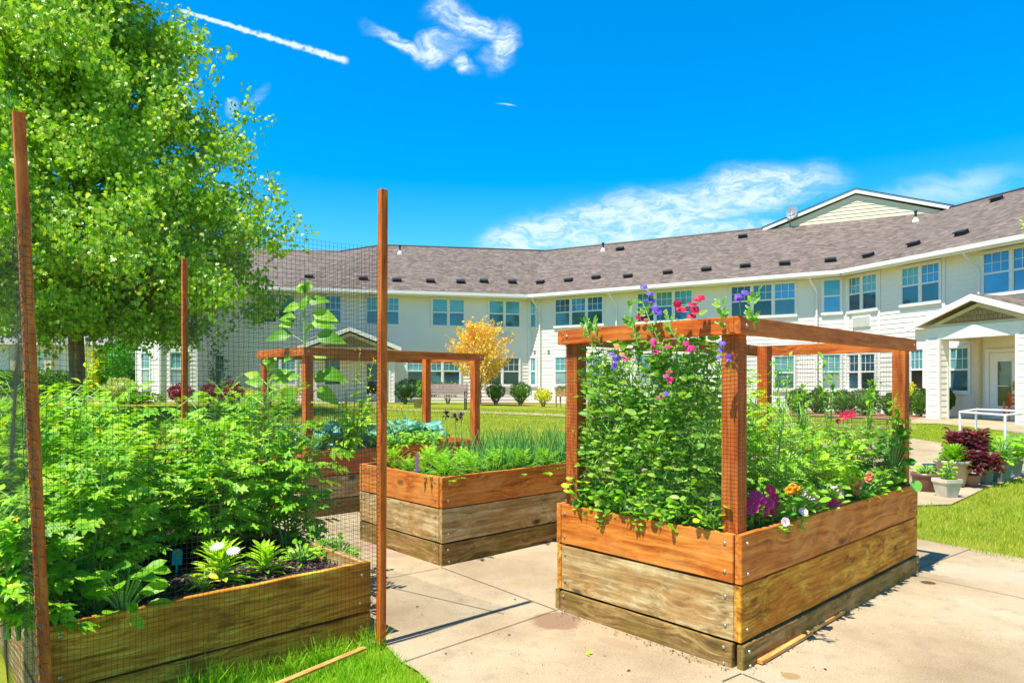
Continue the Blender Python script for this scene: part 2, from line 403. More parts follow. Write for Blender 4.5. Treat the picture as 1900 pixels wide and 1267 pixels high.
def f_conc(t):
    p = world_co(t)
    a = t.noise(p, 1.1, 5, .6); b = t.noise(p, 7, 6, .7); c = t.noise(p, 140, 3, .7)
    col = t.ramp(a, [(.3, (.28,.205,.12)), (.5, (.385,.30,.185)), (.72, (.46,.38,.26))])
    col = t.mix(t.m('MULTIPLY', t.smooth(b, .48, .72), .5), col, (.25,.19,.13))
    col = t.mix(t.m('MULTIPLY', t.smooth(c, .52, .68), .6), col, (.16,.12,.085))
    col = t.mix(t.m('MULTIPLY', t.smooth(c, .44, .3), .3), col, (.82,.74,.6))
    warp = t.m('MULTIPLY', t.m('SUBTRACT', t.noise(p, 9, 5, .65), .5), .28)
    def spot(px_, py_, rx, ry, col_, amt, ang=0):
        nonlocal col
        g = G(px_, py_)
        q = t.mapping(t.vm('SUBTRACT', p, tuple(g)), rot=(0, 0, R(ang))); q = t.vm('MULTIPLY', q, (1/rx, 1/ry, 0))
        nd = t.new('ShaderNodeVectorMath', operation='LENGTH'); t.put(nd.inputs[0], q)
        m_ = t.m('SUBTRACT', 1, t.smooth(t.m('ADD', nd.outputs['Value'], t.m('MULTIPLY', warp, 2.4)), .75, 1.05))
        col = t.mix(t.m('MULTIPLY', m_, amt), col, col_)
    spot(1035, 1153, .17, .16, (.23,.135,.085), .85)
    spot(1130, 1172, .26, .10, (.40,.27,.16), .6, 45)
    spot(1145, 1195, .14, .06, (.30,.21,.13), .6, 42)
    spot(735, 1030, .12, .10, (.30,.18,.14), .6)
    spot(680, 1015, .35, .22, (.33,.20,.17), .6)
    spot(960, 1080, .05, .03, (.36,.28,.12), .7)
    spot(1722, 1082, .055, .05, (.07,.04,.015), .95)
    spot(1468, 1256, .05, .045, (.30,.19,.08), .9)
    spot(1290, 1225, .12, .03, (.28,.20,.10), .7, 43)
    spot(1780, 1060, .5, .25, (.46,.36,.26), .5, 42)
    return bsdf(t, col, .85, .25, t.m('ADD', c, b), .25, .004)
concM = mat('patio_concrete', f_conc)
jointM = flat('concrete_joint', (.15,.11,.07), .95)
def f_lawn(t):
    p = world_co(t)
    a = t.noise(t.mapping(p, rot=(0,0,R(12)), scale=(.12, .9, .5)), 1.3, 4, .6); b = t.noise(p, 2.2, 5, .7); c = t.noise(p, 55, 3, .8)
    col = t.ramp(t.m('ADD', t.m('MULTIPLY', a, .6), t.m('MULTIPLY', b, .4)), [(.32, (.11,.165,.010)), (.5, (.21,.24,.018)), (.68, (.34,.31,.045))])
    col = t.mix(t.m('MULTIPLY', t.smooth(c, .5, .72), .5), col, (.12,.20,.02))
    return bsdf(t, col, .9, .15, t.m('ADD', c, b), .6, .03)
lawnM = mat('lawn_turf', f_lawn)
def f_soil(t):
    p = world_co(t); n = t.noise(p, 26, 6, .75); v = t.noise(t.mapping(p, scale=(1, .3, 1)), 60, 4, .7)
    c = t.ramp(n, [(.35, (.018,.012,.010)), (.55, (.06,.04,.035)), (.75, (.19,.14,.12))])
    return bsdf(t, c, .95, .15, t.m('ADD', n, v), 1.0, .03)
soilM = mat('dark_mulch', f_soil)
mulchM = flat('bark_mulch', (.30,.17,.10), .95, .1, nz=.4, sc=20)
def f_side(base):
    def fn(t):
        p = world_co(t); n = t.noise(p, .7, 4); n2 = t.noise(t.mapping(p, scale=(3,3,30)), 3, 3)
        c = t.mix(t.smooth(n, .3, .7), tuple(q*.95 for q in base), base)
        return bsdf(t, c, .65, .3, n2, .08, .004)
    return fn
sidingM = mat('cream_lap_siding', f_side((.85,.81,.72)))
gsidM = mat('tan_gable_siding', f_side((.80,.68,.46)))
whiteM = flat('white_trim_paint', (.82,.80,.75), .45, .4, nz=.03)
soffM = flat('cream_soffit_paint', (.72,.62,.42), .6, nz=.04)
def f_roof(t):
    p = world_co(t); z = t.sep(p)[2]
    co = t.mapping(p, scale=(1, 1, 2.2))
    vo = t.new('ShaderNodeTexVoronoi'); t.put(vo.inputs['Vector'], t.mapping(p, scale=(4.5, 4.5, 13.5))); vo.inputs['Scale'].default_value = 1
    n = t.noise(co, 1.1, 4, .6); f = t.noise(p, 24, 3, .8)
    vs = t.sep(vo.outputs['Color'])[0]
    base = t.ramp(vs, [(0, (.095,.075,.062)), (.5, (.15,.120,.100)), (1, (.235,.192,.165))])
    base = t.mix(t.m('MULTIPLY', t.smooth(n, .35, .7), .3), base, (.17,.13,.12))
    base = t.mix(t.m('MULTIPLY', t.smooth(f, .5, .7), .35), base, (.07,.05,.045))
    row = t.m('FRACT', t.m('MULTIPLY', z, 13.5)); line = t.m('SUBTRACT', 1, t.smooth(row, .0, .22))
    base = t.mix(t.m('MULTIPLY', line, .65), base, (.09,.065,.06))
    return bsdf(t, base, .9, .2, t.m('ADD', row, f), .5, .02)
roofM = mat('asphalt_shingles', f_roof)
def f_shin(t):
    p = world_co(t); br = t.new('ShaderNodeTexBrick'); x, y, z = t.sep(p)
    t.put(br.inputs['Vector'], t.comb(t.m('MULTIPLY_ADD', y, -.7, x), z, 0)); br.inputs['Scale'].default_value = 1
    br.inputs['Brick Width'].default_value = .13; br.inputs['Row Height'].default_value = .16; br.inputs['Mortar Size'].default_value = .008
    t.put(br.inputs['Color1'], (.38,.27,.13)); t.put(br.inputs['Color2'], (.30,.21,.10)); t.put(br.inputs['Mortar'], (.12,.08,.04))
    return bsdf(t, br.outputs[0], .8, .2)
shinM = mat('tan_shingle_siding', f_shin)
def glass(name, c, c2, rough=.04, refl=.5):
    def fn(t):
        p = world_co(t); n = t.noise(t.mapping(p, scale=(.5,.5,.8)), 1.3, 3); x, y, z = t.sep(p)
        sl = t.m('FRACT', t.m('MULTIPLY', z, 20))
        cc = t.mix(t.smooth(n, .35, .65), c, c2)
        cc = t.mix(t.m('MULTIPLY', t.smooth(sl, .6, 1), .25), cc, tuple(q*.5 for q in c))
        d = bsdf(t, cc, .35, .2)
        gl = t.new('ShaderNodeBsdfGlossy'); gl.inputs['Roughness'].default_value = rough
        k = t.new('ShaderNodeBump'); k.inputs['Strength'].default_value = .06; k.inputs['Distance'].default_value = .05
        t.put(k.inputs['Height'], t.noise(p, 1.7, 2)); t.l.new(k.outputs[0], gl.inputs['Normal'])
        gl.inputs['Color'].default_value = (.32, .62, .78, 1)
        fr = t.new('ShaderNodeLayerWeight'); fr.inputs[0].default_value = .5
        mx = t.new('ShaderNodeMixShader'); t.put(mx.inputs[0], t.m('MULTIPLY_ADD', fr.outputs['Fresnel'], .4, refl*.2, clamp=True))
        t.l.new(d, mx.inputs[1]); t.l.new(gl.outputs[0], mx.inputs[2]); return mx.outputs[0]
    return mat(name, fn)
G_dark = glass('dark_window_glass', (.015,.05,.075), (.04,.11,.15))
G_blind = glass('blind_window_glass', (.05,.25,.28), (.14,.38,.40))
G_pale = glass('curtained_window_glass', (.22,.28,.30), (.38,.44,.46))
G_black = glass('unlit_window_glass', (.006,.006,.008), (.03,.02,.015), .03, .25)
G_blue = glass('sky_reflecting_glass', (.02,.12,.36), (.04,.22,.55), .03, .7)  # blue of the reflected sky is put into the pane colour
metalM = flat('galvanised_screw', (.45,.42,.38), .4, .5, .8)
blackM = flat('black_vent_plastic', (.03,.03,.035), .5)
bmetM = flat('black_bench_metal', (.02,.018,.02), .4)
netM = flat('black_net_cord', (.05,.05,.035), .6)
pvcM = flat('white_pvc_pipe', (.80,.78,.82), .3)
potB = flat('brown_glazed_pot', (.16,.075,.045), .35, .5, nz=.2)
potT = flat('tan_clay_pot', (.40,.33,.24), .7, nz=.12)
potC = flat('cream_concrete_pot', (.62,.55,.40), .8, nz=.15)
potR = flat('terracotta_pot', (.40,.17,.09), .6, nz=.15)
potG = flat('grey_green_planter_plastic', (.16,.21,.15), .5, nz=.1)
potN = flat('navy_planter_plastic', (.05,.09,.13), .4, nz=.1)
tealM = flat('teal_tag_plastic', (.03,.42,.55), .4)
stoneM = flat('dark_retaining_stone', (.12,.11,.11), .9, nz=.3, sc=5)
greyM = flat('grey_dish_metal', (.25,.27,.30), .4)
brassM = flat('brass_plate', (.55,.38,.10), .3, .5, .9)
trunkG = flat('slim_grey_trunk', (.28,.22,.16), .9, nz=.3)

# ------------------------------------------------------------------ ground
def sheet(name, poly, off, m_, step=1.0, zf=gz):
    pts = [Vector((p[0], p[1])) for p in poly]; n = len(pts)
    # densify the edge
    ed = []
    for i in range(n):
        a, b = pts[i], pts[(i+1) % n]; k = max(1, int((b-a).length/step))
        ed += [a+(b-a)*(j/k) for j in range(k)]
    xs = [p.x for p in ed]; ys = [p.y for p in ed]
    def inside(x, y):
        c = False; j = len(ed)-1
        for i in range(len(ed)):
            if (ed[i].y > y) != (ed[j].y > y) and x < (ed[j].x-ed[i].x)*(y-ed[i].y)/(ed[j].y-ed[i].y)+ed[i].x: c = not c
            j = i
        return c
    grid = [Vector((x, y)) for x in np.arange(min(xs)+step/2, max(xs), step) for y in np.arange(min(ys)+step/2, max(ys), step) if inside(x, y)]
    V, E, Fs, *_ = delaunay_2d_cdt(ed+grid, [(i, (i+1) % len(ed)) for i in range(len(ed))], [], 1, 1e-5)
    me = bpy.data.meshes.new(name); me.from_pydata([(v.x, v.y, zf(v.x, v.y)+off) for v in V], [], [tuple(f) for f in Fs]); me.materials.append(m_); me.update()
    bm = bmesh.new(); bm.from_mesh(me); bmesh.ops.recalc_face_normals(bm, faces=bm.faces)
    if sum(f.normal.z for f in bm.faces) < 0: bmesh.ops.reverse_faces(bm, faces=bm.faces)
    bm.to_mesh(me); bm.free()
    return link(name, me)
# one lawn sheet to the horizon
gx = np.concatenate([[-1500, -600, -200, -100], np.arange(-60, 61, 1.5), [100, 200, 600, 1500]])
gy = np.concatenate([[-300, -60], np.arange(-12, 62, 1.0), [90, 200, 600, 2000]])
V = np.array([(x, y, gz(x, y)-.012) for y in gy for x in gx]); nx = len(gx)
Fq = np.array([(j*nx+i, j*nx+i+1, (j+1)*nx+i+1, (j+1)*nx+i) for j in range(len(gy)-1) for i in range(nx-1)])
tag(link('lawn', fastmesh('lawn', V, Fq, lawnM)), kind='structure')
UA = R(42.5); U = Vector((math.cos(UA), math.sin(UA), 0)); VV = Vector((-math.sin(UA), math.cos(UA), 0))
WEDGE = [G(640, 1197), G(712, 1194), G(742, 1228), G(775, 1246), Vector((-.33, 3.05, 0))]
patio = [(-.33, 3.05), (.6, 1.6), (1.6, -1.0), (9, -1.0), (9, 0), (4.3, 5.15), G(1704, 1001)[:2], (3.25, 6.3), (4.45, 7.75), G(1765, 936)[:2], G(1830, 905)[:2],
         G(1903, 884)[:2], (9.6, 11.2), (9.0, 13.2), G(1752, 836)[:2], G(1746, 822)[:2], G(1690, 813)[:2], (6.2, 15.0), (4.0, 12.5), (1.5, 10.4), (-4, 10.0), (-7.5, 8.6), (-4.4, 4.6), (-2.4, 6.1), G(640, 1197)[:2], G(712, 1194)[:2], G(742, 1228)[:2], G(775, 1246)[:2]]
patio = [p[:2] for p in patio]
o = sheet('patio', patio, .006, concM, .8); tag(o, kind='structure')
def strip(mb, a, b, w=.006, z=.0105):
    a = Vector(a); b = Vector(b); d = (b-a).normalized(); s = Vector((-d.y, d.x, 0))*w
    n = max(1, int((b-a).length/.5))
    for i in range(n):
        p, q = a+(b-a)*(i/n), a+(b-a)*((i+1)/n)
        mb.quad(*[(v.x, v.y, gz(v.x, v.y)+z) for v in (p-s, q-s, q+s, p+s)])
jm = MB()
for a, b in [((818,1054),(1030,1133)), ((700,1078),(814,1056)), ((700,1086),(935,1141)), ((744,1232),(1040,1131)), ((1700,1058),(1800,1020)), ((1690,1068),(1900,1112)), ((1375,1252),(1340,1267)), ((1378,1253),(1420,1270)), ((700,1066),(640,1048))]:
    strip(jm, G(*a), G(*b), .003)
o = jm.build('patio_joints', jointM); tag(o, kind='structure')
# paths on the lawn and the slab in front of the doors
for nm, pl in (('path', [G(700,757), G(880,762), G(1060,769), G(1300,779), G(1700,790), G(1700,797), G(1300,786), G(1060,774), G(880,766), G(700,760)]),
               ('porch_path', [G(1690,786), G(1742,786), G(1905,805), (13.6, 15.2), (15, 15), (17.5, 18), (17.5, 22.0), (14.2, 26), G(1690,778)]),
               ('entrance_slab', [G(556,750), G(556,742), (-9.6, 32.2), (-4.5, 33.2), G(745,741), G(745,747)])):
    o = sheet(nm, [tuple(q)[:2] for q in pl], .008, concM, 1.0); tag(o, kind='structure')

# ------------------------------------------------------------------ apartment building
ZE, ZR = 6.05, 9.9
WOFF = .6
class Facet:
    def __init__(s, a, b):
        s.a = Vector((a[0], a[1], 0)); s.b = Vector((b[0], b[1], 0)); s.d = (s.b-s.a).normalized(); s.L = (s.b-s.a).length
        s.n = Vector((s.d.y, -s.d.x, 0))
    def T(s, x, y, z): return s.a+s.d*x+s.n*y+Vector((0, 0, z))
    def at(s, px, py=700): 
        p = ray_plane(px, py, s.a, s.n); return (p-s.a).dot(s.d), p.z
bld = empty('apartment_building', (0, 36, 0), 0, 'long cream two storey apartment building with mauve brown shingle roof, angled around the lawn', 'building')
def off(a, b, w):  # wall line inside the eave line
    d = (Vector(b)-Vector(a)).normalized(); n = Vector((d.y, -d.x)); return Vector(a)-n*w, Vector(b)-n*w
EA = [(-13.1, 32.0), (.845, 35.3), (13.5, 27.7), (16.0, 21.1), (20.2, 10.0)]
def isect(p, d, q, e):
    c = d.x*e.y-d.y*e.x; t = ((q-p).x*e.y-(q-p).y*e.x)/c; return p+d*t
lines = [off(EA[i], EA[i+1], WOFF) for i in range(4)]
wp = [lines[0][0]]
for i in range(3): wp.append(isect(lines[i][0], lines[i][1]-lines[i][0], lines[i+1][0], lines[i+1][1]-lines[i+1][0]))
wp.append(lines[3][1])
FW1 = Facet((-17.15, 30.85), (-15.35, 29.5)); FW2 = Facet((-15.35, 29.5), (-13.84, 29.8)); FW3 = Facet((-13.84, 29.8), (-14.3, 32.5))
FA = Facet((-14.3, 32.38), tuple(wp[1])); FC = Facet(tuple(wp[1]), tuple(wp[2])); FD = Facet(tuple(wp[2]), tuple(wp[3])); FD2 = Facet(tuple(wp[3]), tuple(wp[4]))
def siding(f, z0, z1, name='wall', m_=sidingM, parent=bld, s0=0, s1=None, course=.185, zt=None):
    mb = MB(); s1 = f.L if s1 is None else s1; z = z0
    mb.quad(f.T(s0, -.02, z0), f.T(s1, -.02, z0), f.T(s1, -.02, z1), f.T(s0, -.02, z1))
    while z < z1-.01:
        zz = min(z+course, z1); q = [f.T(s0, .022, z), f.T(s1, .022, z), f.T(s1, .004, zz), f.T(s0, .004, zz)]
        mb.quad(*q); mb.quad(f.T(s0, .004, z), f.T(s1, .004, z), f.T(s1, .022, z), f.T(s0, .022, z)); z = zz
    return mb.build(name, m_, parent)
for f in (FW1, FW2, FW3, FA, FC, FD, FD2): siding(f, .05, ZE-.02)
for f in (FW1, FW2, FA, FC, FD):
    for s in ((0, .1), (f.L-.1, f.L)): tr = MB(); tr.box(s[0], s[1], .026, .05, .1, ZE-.06, f.T); tr.build('corner_trim', whiteM, bld)
for f, px_ in ((FC, 1515), (FD, 1632), (FD, 1752)):
    s = f.at(px_)[0]; tr = MB(); tr.box(s-.06, s+.06, .026, .045, .1, ZE-.06, f.T); tr.build('corner_trim', whiteM, bld)
bk = MB()   # back walls so the block is closed
bkp = [(-17.15,30.85), (-19.5, 40), (-17, 50), (3, 51), (26, 40.5), (31, 24), (27, 10), tuple(wp[4])]
for a, b in zip(bkp[:-1], bkp[1:]): bk.quad((*a, 0), (*b, 0), (*b, ZE), (*a, ZE))
bk.build('rear_wall', sidingM, bld)
# roof
Rg = [(-16.8, 42.6), (-11, 43.3), (-7.9, 41.3), (2.06, 43.1), (21.0, 33.0), (26.5, 17)]
Ev = [(-13.6, 31.9), (-9.3, 32.9), (-7.0, 33.45), (.845, 35.3), (13.5, 27.7), (20.2, 10.0)]
rf = MB(); z = ZE+.02
for i in range(5):
    e0, e1, r1, r0 = Ev[i], Ev[i+1], Rg[i+1], Rg[i]
    rf.quad((*e0, z), (*e1, z), (*r1, ZR), (*r0, ZR))
W0, W1, W2 = (-18.6, 31.4), (-15.75, 28.95), (-13.2, 29.45)
R0 = (*Rg[0], ZR)
rf.poly([(*W0, z), (*W1, z), R0]); rf.poly([(*W1, z), (*W2, z), R0]); rf.poly([(*W2, z), (*Ev[0], z), R0])
Be = [(-20.5, 51), (-11, 52.5), (-4, 52), (5, 52.5), (28, 43), (36, 22)]
for i in range(5): rf.quad((*Rg[i], ZR), (*Rg[i+1], ZR), (*Be[i+1], z), (*Be[i], z))
rf.poly([(*W0, z), R0, (*Be[0], z)])
rf.build('roof', roofM, bld)
rc = MB()
for i in range(5):
    a, b = Vector((*Rg[i], ZR)), Vector((*Rg[i+1], ZR)); rc.tube([a, b], .07, 5)
rc.build('ridge_cap', blackM, bld)
# gutter, fascia, soffit
gt = MB(); sf = MB()
el = [(W0, W1), (W1, W2), (W2, Ev[0])]+[(Ev[i], Ev[i+1]) for i in range(5)]
for a, b in el:
    f = Facet(a, b); gt.box(-.03, f.L+.03, -.01, .11, ZE-.12, ZE+.03, f.T); gt.box(0, f.L, -.05, -.012, ZE-.2, ZE-.0, f.T)
    sf.quad(f.T(-.2, -.04, ZE-.13), f.T(f.L+.2, -.04, ZE-.13), f.T(f.L+.2, -.75, ZE-.13), f.T(-.2, -.75, ZE-.13))
gt.build('gutter', whiteM, bld); sf.build('soffit', soffM, bld)
# downspouts
for f, px_, pg in ((FC, 1003, 990), (FC, 1145, 1137), (FC, 1516, 1509), (FW2, 299, 297), (FD, 1820, 1818)):
    s = f.at(px_)[0]; mb = MB()
    mb.tube([f.T(s-.25, .55, ZE-.1), f.T(s-.2, .5, ZE-.28), f.T(s, .10, ZE-.75), f.T(s, .10, .4)], .045, 8)
    mb.build('downspout', whiteM, bld)
# windows
def window(f, p0, p1, z0, z1, n=1, up=G_blind, lo=G_dark, grid=True, parent=bld, cols=3, each=None, t=.05):
    s0 = f.at(p0)[0]; s1 = f.at(p1)[0]; w = (s1-s0)/n; mb = MB()
    fr = .07
    mb.box(s0-fr, s1+fr, .0, .075, z1, z1+.09, f.T); mb.box(s0-fr-.02, s1+fr+.02, 0, .10, z0-.10, z0, f.T)
    mb.box(s0-fr, s0, 0, .075, z0, z1, f.T); mb.box(s1, s1+fr, 0, .075, z0, z1, f.T)
    for i in range(1, n): mb.box(s0+w*i-.045, s0+w*i+.045, 0, .073, z0, z1, f.T)
    zm = (z0+z1)/2
    for i in range(n):
        a, b = s0+w*i+(.045 if i else 0), s0+w*(i+1)-(.045 if i < n-1 else 0)
        mb.box(a, b, 0, .065, zm-.03, zm+.03, f.T)
        for q in ((a, a+t*.6, z0, z1), (b-t*.6, b, z0, z1)): mb.box(q[0], q[1], 0, .058, q[2], q[3], f.T)
        mb.box(a, b, 0, .058, z0, z0+.035, f.T); mb.box(a, b, 0, .058, z1-.03, z1, f.T)
    o = mb.build('window', whiteM, parent)
    for i in range(n):
        a, b = s0+w*i+.03, s0+w*(i+1)-.03
        u, l = (each[i] if each else (up, lo)); pm = MB()
        pm.quad(f.T(a, .028, zm), f.T(b, .028, zm), f.T(b, .030, z1), f.T(a, .030, z1), 0)
        pm.quad(f.T(a, .026, z0), f.T(b, .026, z0), f.T(b, .028, zm), f.T(a, .028, zm), 1)
        me_o = pm.build('pane', [u, l], bld)
        me_o.parent = o; 
    if grid:
        gm = MB()
        for i in range(n):
            a, b = s0+w*i+(.045 if i else 0), s0+w*(i+1)-(.045 if i < n-1 else 0)
            for k in range(1, cols): x = lerp(a, b, k/cols); gm.box(x-.009, x+.009, .031, .042, zm+.03, z1-.02, f.T)
            gm.box(a, b, .031, .0425, (zm+z1)/2-.009, (zm+z1)/2+.009, f.T)
        go = gm.build('muntins', whiteM, bld); go.parent = o
    return o
UZ = (4.42, 5.80); LZ = (1.37, 2.80)
D, B, K, PL, BU = G_dark, G_blind, G_black, G_pale, G_blue
window(FA, 483, 547, *UZ, n=2, each=[(B, D), (B, D)], grid=False); window(FA, 603, 633, *UZ, each=[(D, D)]); window(FA, 680, 740, *UZ, n=2)
window(FA, 802, 861, *UZ, n=2, grid=False); window(FA, 907, 964, *UZ, n=2, grid=False)
window(FC, 976, 995, *UZ); window(FC, 1031, 1119, *UZ, n=3, each=[(K, D), (BU, D), (BU, D)]); window(FC, 1183, 1285, *UZ, n=3, each=[(B, D), (B, BU), (B, BU)])
window(FC, 1357, 1476, *UZ, n=3, each=[(K, K), (D, K), (BU, D)]); window(FC, 1528, 1560, *UZ, each=[(B, BU)], grid=False)
window(FD, 1573, 1628, *UZ, n=2, each=[(B, D), (B, D)]); window(FD, 1675, 1745, *UZ, n=2, each=[(B, D), (BU, D)])
window(FD, 1826, 1935, *UZ, n=2, each=[(BU, BU), (BU, BU)])
window(FW1, 265, 280, *LZ, each=[(B, PL)]); window(FW2, 317, 345, *LZ, each=[(B, PL)]); window(FA, 391, 416, *LZ, each=[(D, D)])
window(FA, 491, 549, *LZ, n=2, each=[(B, PL), (B, PL)]); window(FA, 602, 632, *LZ, each=[(K, K)])
window(FA, 756, 853, *LZ, n=3, each=[(B, K), (B, D), (B, D)]); window(FA, 900, 963, *LZ, n=2, each=[(K, K), (K, K)])
window(FC, 976, 995, *LZ, each=[(B, B)]); window(FC, 1031, 1119, *LZ, n=3, each=[(B, PL)]*3); window(FC, 1183, 1285, *LZ, n=3, each=[(B, PL)]*3)
window(FC, 1437, 1474, 1.2, 2.62, each=[(B, D)])
window(FD, 1691, 1715, 1.2, 2.7, each=[(B, K)]); window(FD, 1764, 1799, 1.15, 2.68, each=[(B, D)])
window(FC, 1527, 1560, 1.2, 2.65, each=[(B, PL)]); window(FD, 1570, 1625, 1.2, 2.62, n=2, each=[(D, D), (D, K)])
for f, a, b, z0, z1 in ((FD, 1583, 1617, 3.72, 4.18), (FA, 918, 955, 3.75, 4.15)):
    s0, s1 = f.at(a)[0], f.at(b)[0]; mb = MB(); mb.box(s0, s1, 0, .06, z0, z1, f.T)
    k = 12
    for i in range(k): z = lerp(z0+.03, z1-.02, i/k); mb.box(s0+.03, s1-.03, .061, .085, z, z+.012, f.T)
    mb.build('vent_grille', whiteM, bld)
# roof vents: planes of the roof
def roof_hit(px, py):
    best = None
    for i in range(5):
        e0, e1 = Vector((*Ev[i], ZE)), Vector((*Ev[i+1], ZE)); r0 = Vector((*Rg[i], ZR)); r1 = Vector((*Rg[i+1], ZR))
        for tri in ((e0, e1, r1), (e0, r1, r0)):
            n = (tri[1]-tri[0]).cross(tri[2]-tri[0]).normalized(); p = ray_plane(px, py, tri[0], n)
            ok = all((tri[(k+1) % 3]-tri[k]).cross(p-tri[k]).dot(n) > -1e-3 for k in range(3))
            if ok and (best is None or p.y < best[0].y): best = (p, (e1-e0).normalized(), n)
    return best
for px_, py_ in [(575,517),(673,519),(738,522),(797,523),(853,524),(897,525),(951,526),(1002,526),(1057,523),(1106,518),(1166,514),(1239,508),(1309,503),(1382,497),(1458,492),(1542,485),(1611,477),(1697,457),(1784,437),(1849,373),(1150,463),(1379,440)]:
    h = roof_hit(px_+rng.uniform(-2, 2), py_+rng.uniform(-1.2, 1.2))
    if not h: continue
    p, d, n = h
    if n.z < 0: n = -n
    d = (d+n.cross(d)*rng.uniform(-.1, .1)).normalized()
    s = n.cross(d); mb = MB()
    T = lambda x, y, z: p+d*x+s*y+n*z
    mb.box(-.25, .25, -.13, .13, .0, .03, T); mb.box(-.21, .21, -.10, .12, .03, .13, T); mb.box(-.23, .23, -.16, .10, .13, .17, T)
    mb.build('roof_vent', blackM, bld)
for px_, py_ in [(1119,466), (742,471), (1699,411)]:
    h = roof_hit(px_, py_)
    if not h: continue
    p = h[0]; mb = MB(); mb.lathe([(.16, -.05), (.12, .1), (.06, .16), (.06, .2)], p, 12, 1); mb.lathe([(.055, .1), (.055, .42), (.08, .42), (.08, .5), (0, .5)], p, 12, 0)
    mb.build('roof_pipe', [blackM, whiteM], bld)
# big gable on the ridge
r3, r4 = Vector(Rg[3]), Vector(Rg[4]); d2 = (r4-r3).normalized(); nn = Vector((d2.y, -d2.x)); L2 = (r4-r3).length
fg = Facet(tuple(r3+nn*.15), tuple(r4+nn*.15)); pk = fg.at(1588, 362)[0]; hw = 4.0; zp = 11.12
gm = MB(); gm.poly([fg.T(pk-hw, 0, ZR-.15), fg.T(pk+hw, 0, ZR-.15), fg.T(pk, 0, zp)])
zz = ZR-.1
while zz < zp-.1:
    w_ = hw*(zp-zz)/(zp-ZR+.15); w2 = hw*(zp-zz-.18)/(zp-ZR+.15)
    gm.quad(fg.T(pk-w_, .03, zz), fg.T(pk+w_, .03, zz), fg.T(pk+max(w2, 0), .008, zz+.18), fg.T(pk-max(w2, 0), .008, zz+.18))
    gm.quad(fg.T(pk-w_, .0, zz), fg.T(pk+w_, .0, zz), fg.T(pk+w_, .03, zz), fg.T(pk-w_, .03, zz)); zz += .18
gm.build('gable', gsidM, bld)
gr = MB()
for s in (-1, 1):
    a = lambda x, y, z: fg.T(pk+s*x, y, z)
    # rake board and roof slab of the gable
    c = [a(0, .18, zp+.05), a(hw+.5, .18, ZR-.22), a(hw+.5, .18, ZR-.02), a(0, .18, zp+.27)]
    e = [a(0, .10, zp+.05), a(hw+.5, .10, ZR-.22), a(hw+.5, .10, ZR-.02), a(0, .10, zp+.27)]
    gr.quad(*c); gr.quad(*e[::-1]); gr.quad(c[0], c[1], e[1], e[0]); gr.quad(c[3], c[2], e[2], e[3])
gr.build('gable_rake', whiteM, bld)
g2 = MB()
for s in (-1, 1):
    a = lambda x, y, z: fg.T(pk+s*x, y, z)
    g2.quad(a(0, .22, zp+.29), a(hw+.55, .22, ZR-.0), a(hw+.55, -6, ZR-.0), a(0, -6, zp+.29)); g2.quad(a(0, .10, zp+.06), a(hw+.5, .10, ZR-.2), a(hw+.5, -.0, ZR-.2), a(0, 0, zp+.06))
g2.build('gable_roof', roofM, bld)
# satellite dish
h = roof_hit(1466, 421); p = h[0] if h else P(1466, 421, 36)
mb = MB(); mb.tube([p+Vector((0, 0, -.1)), p+Vector((0, 0, .45)), p+Vector((0, -.1, .62))], .03, 6)
dn = Vector((-.55, -.75, .35)).normalized(); u = dn.cross(Vector((0, 0, 1))).normalized(); v = u.cross(dn); c0 = p+Vector((0, -.2, .72))
prev = None
for r_, q in ((0, -.09), (.15, -.07), (.28, -.03), (.36, 0)):
    ring = [c0+u*math.cos(a)*r_*.8+v*math.sin(a)*r_*1.12+dn*q for a in np.linspace(0, 2*math.pi, 20, endpoint=False)]
    if prev:
        for i in range(20): mb.quad(prev[i], prev[(i+1) % 20], ring[(i+1) % 20], ring[i])
    prev = ring
mb.tube([c0-v*.36, c0+dn*.35-v*.12], .015, 5); mb.tube([c0+dn*.35-v*.2, c0+dn*.38-v*.06], .035, 6)
mb.tube([p+Vector((.28, 0, -.05)), p+Vector((.28, 0, .35)), p+Vector((.45, 0, .38))], .018, 5)
mb.build('satellite_dish', greyM, bld)
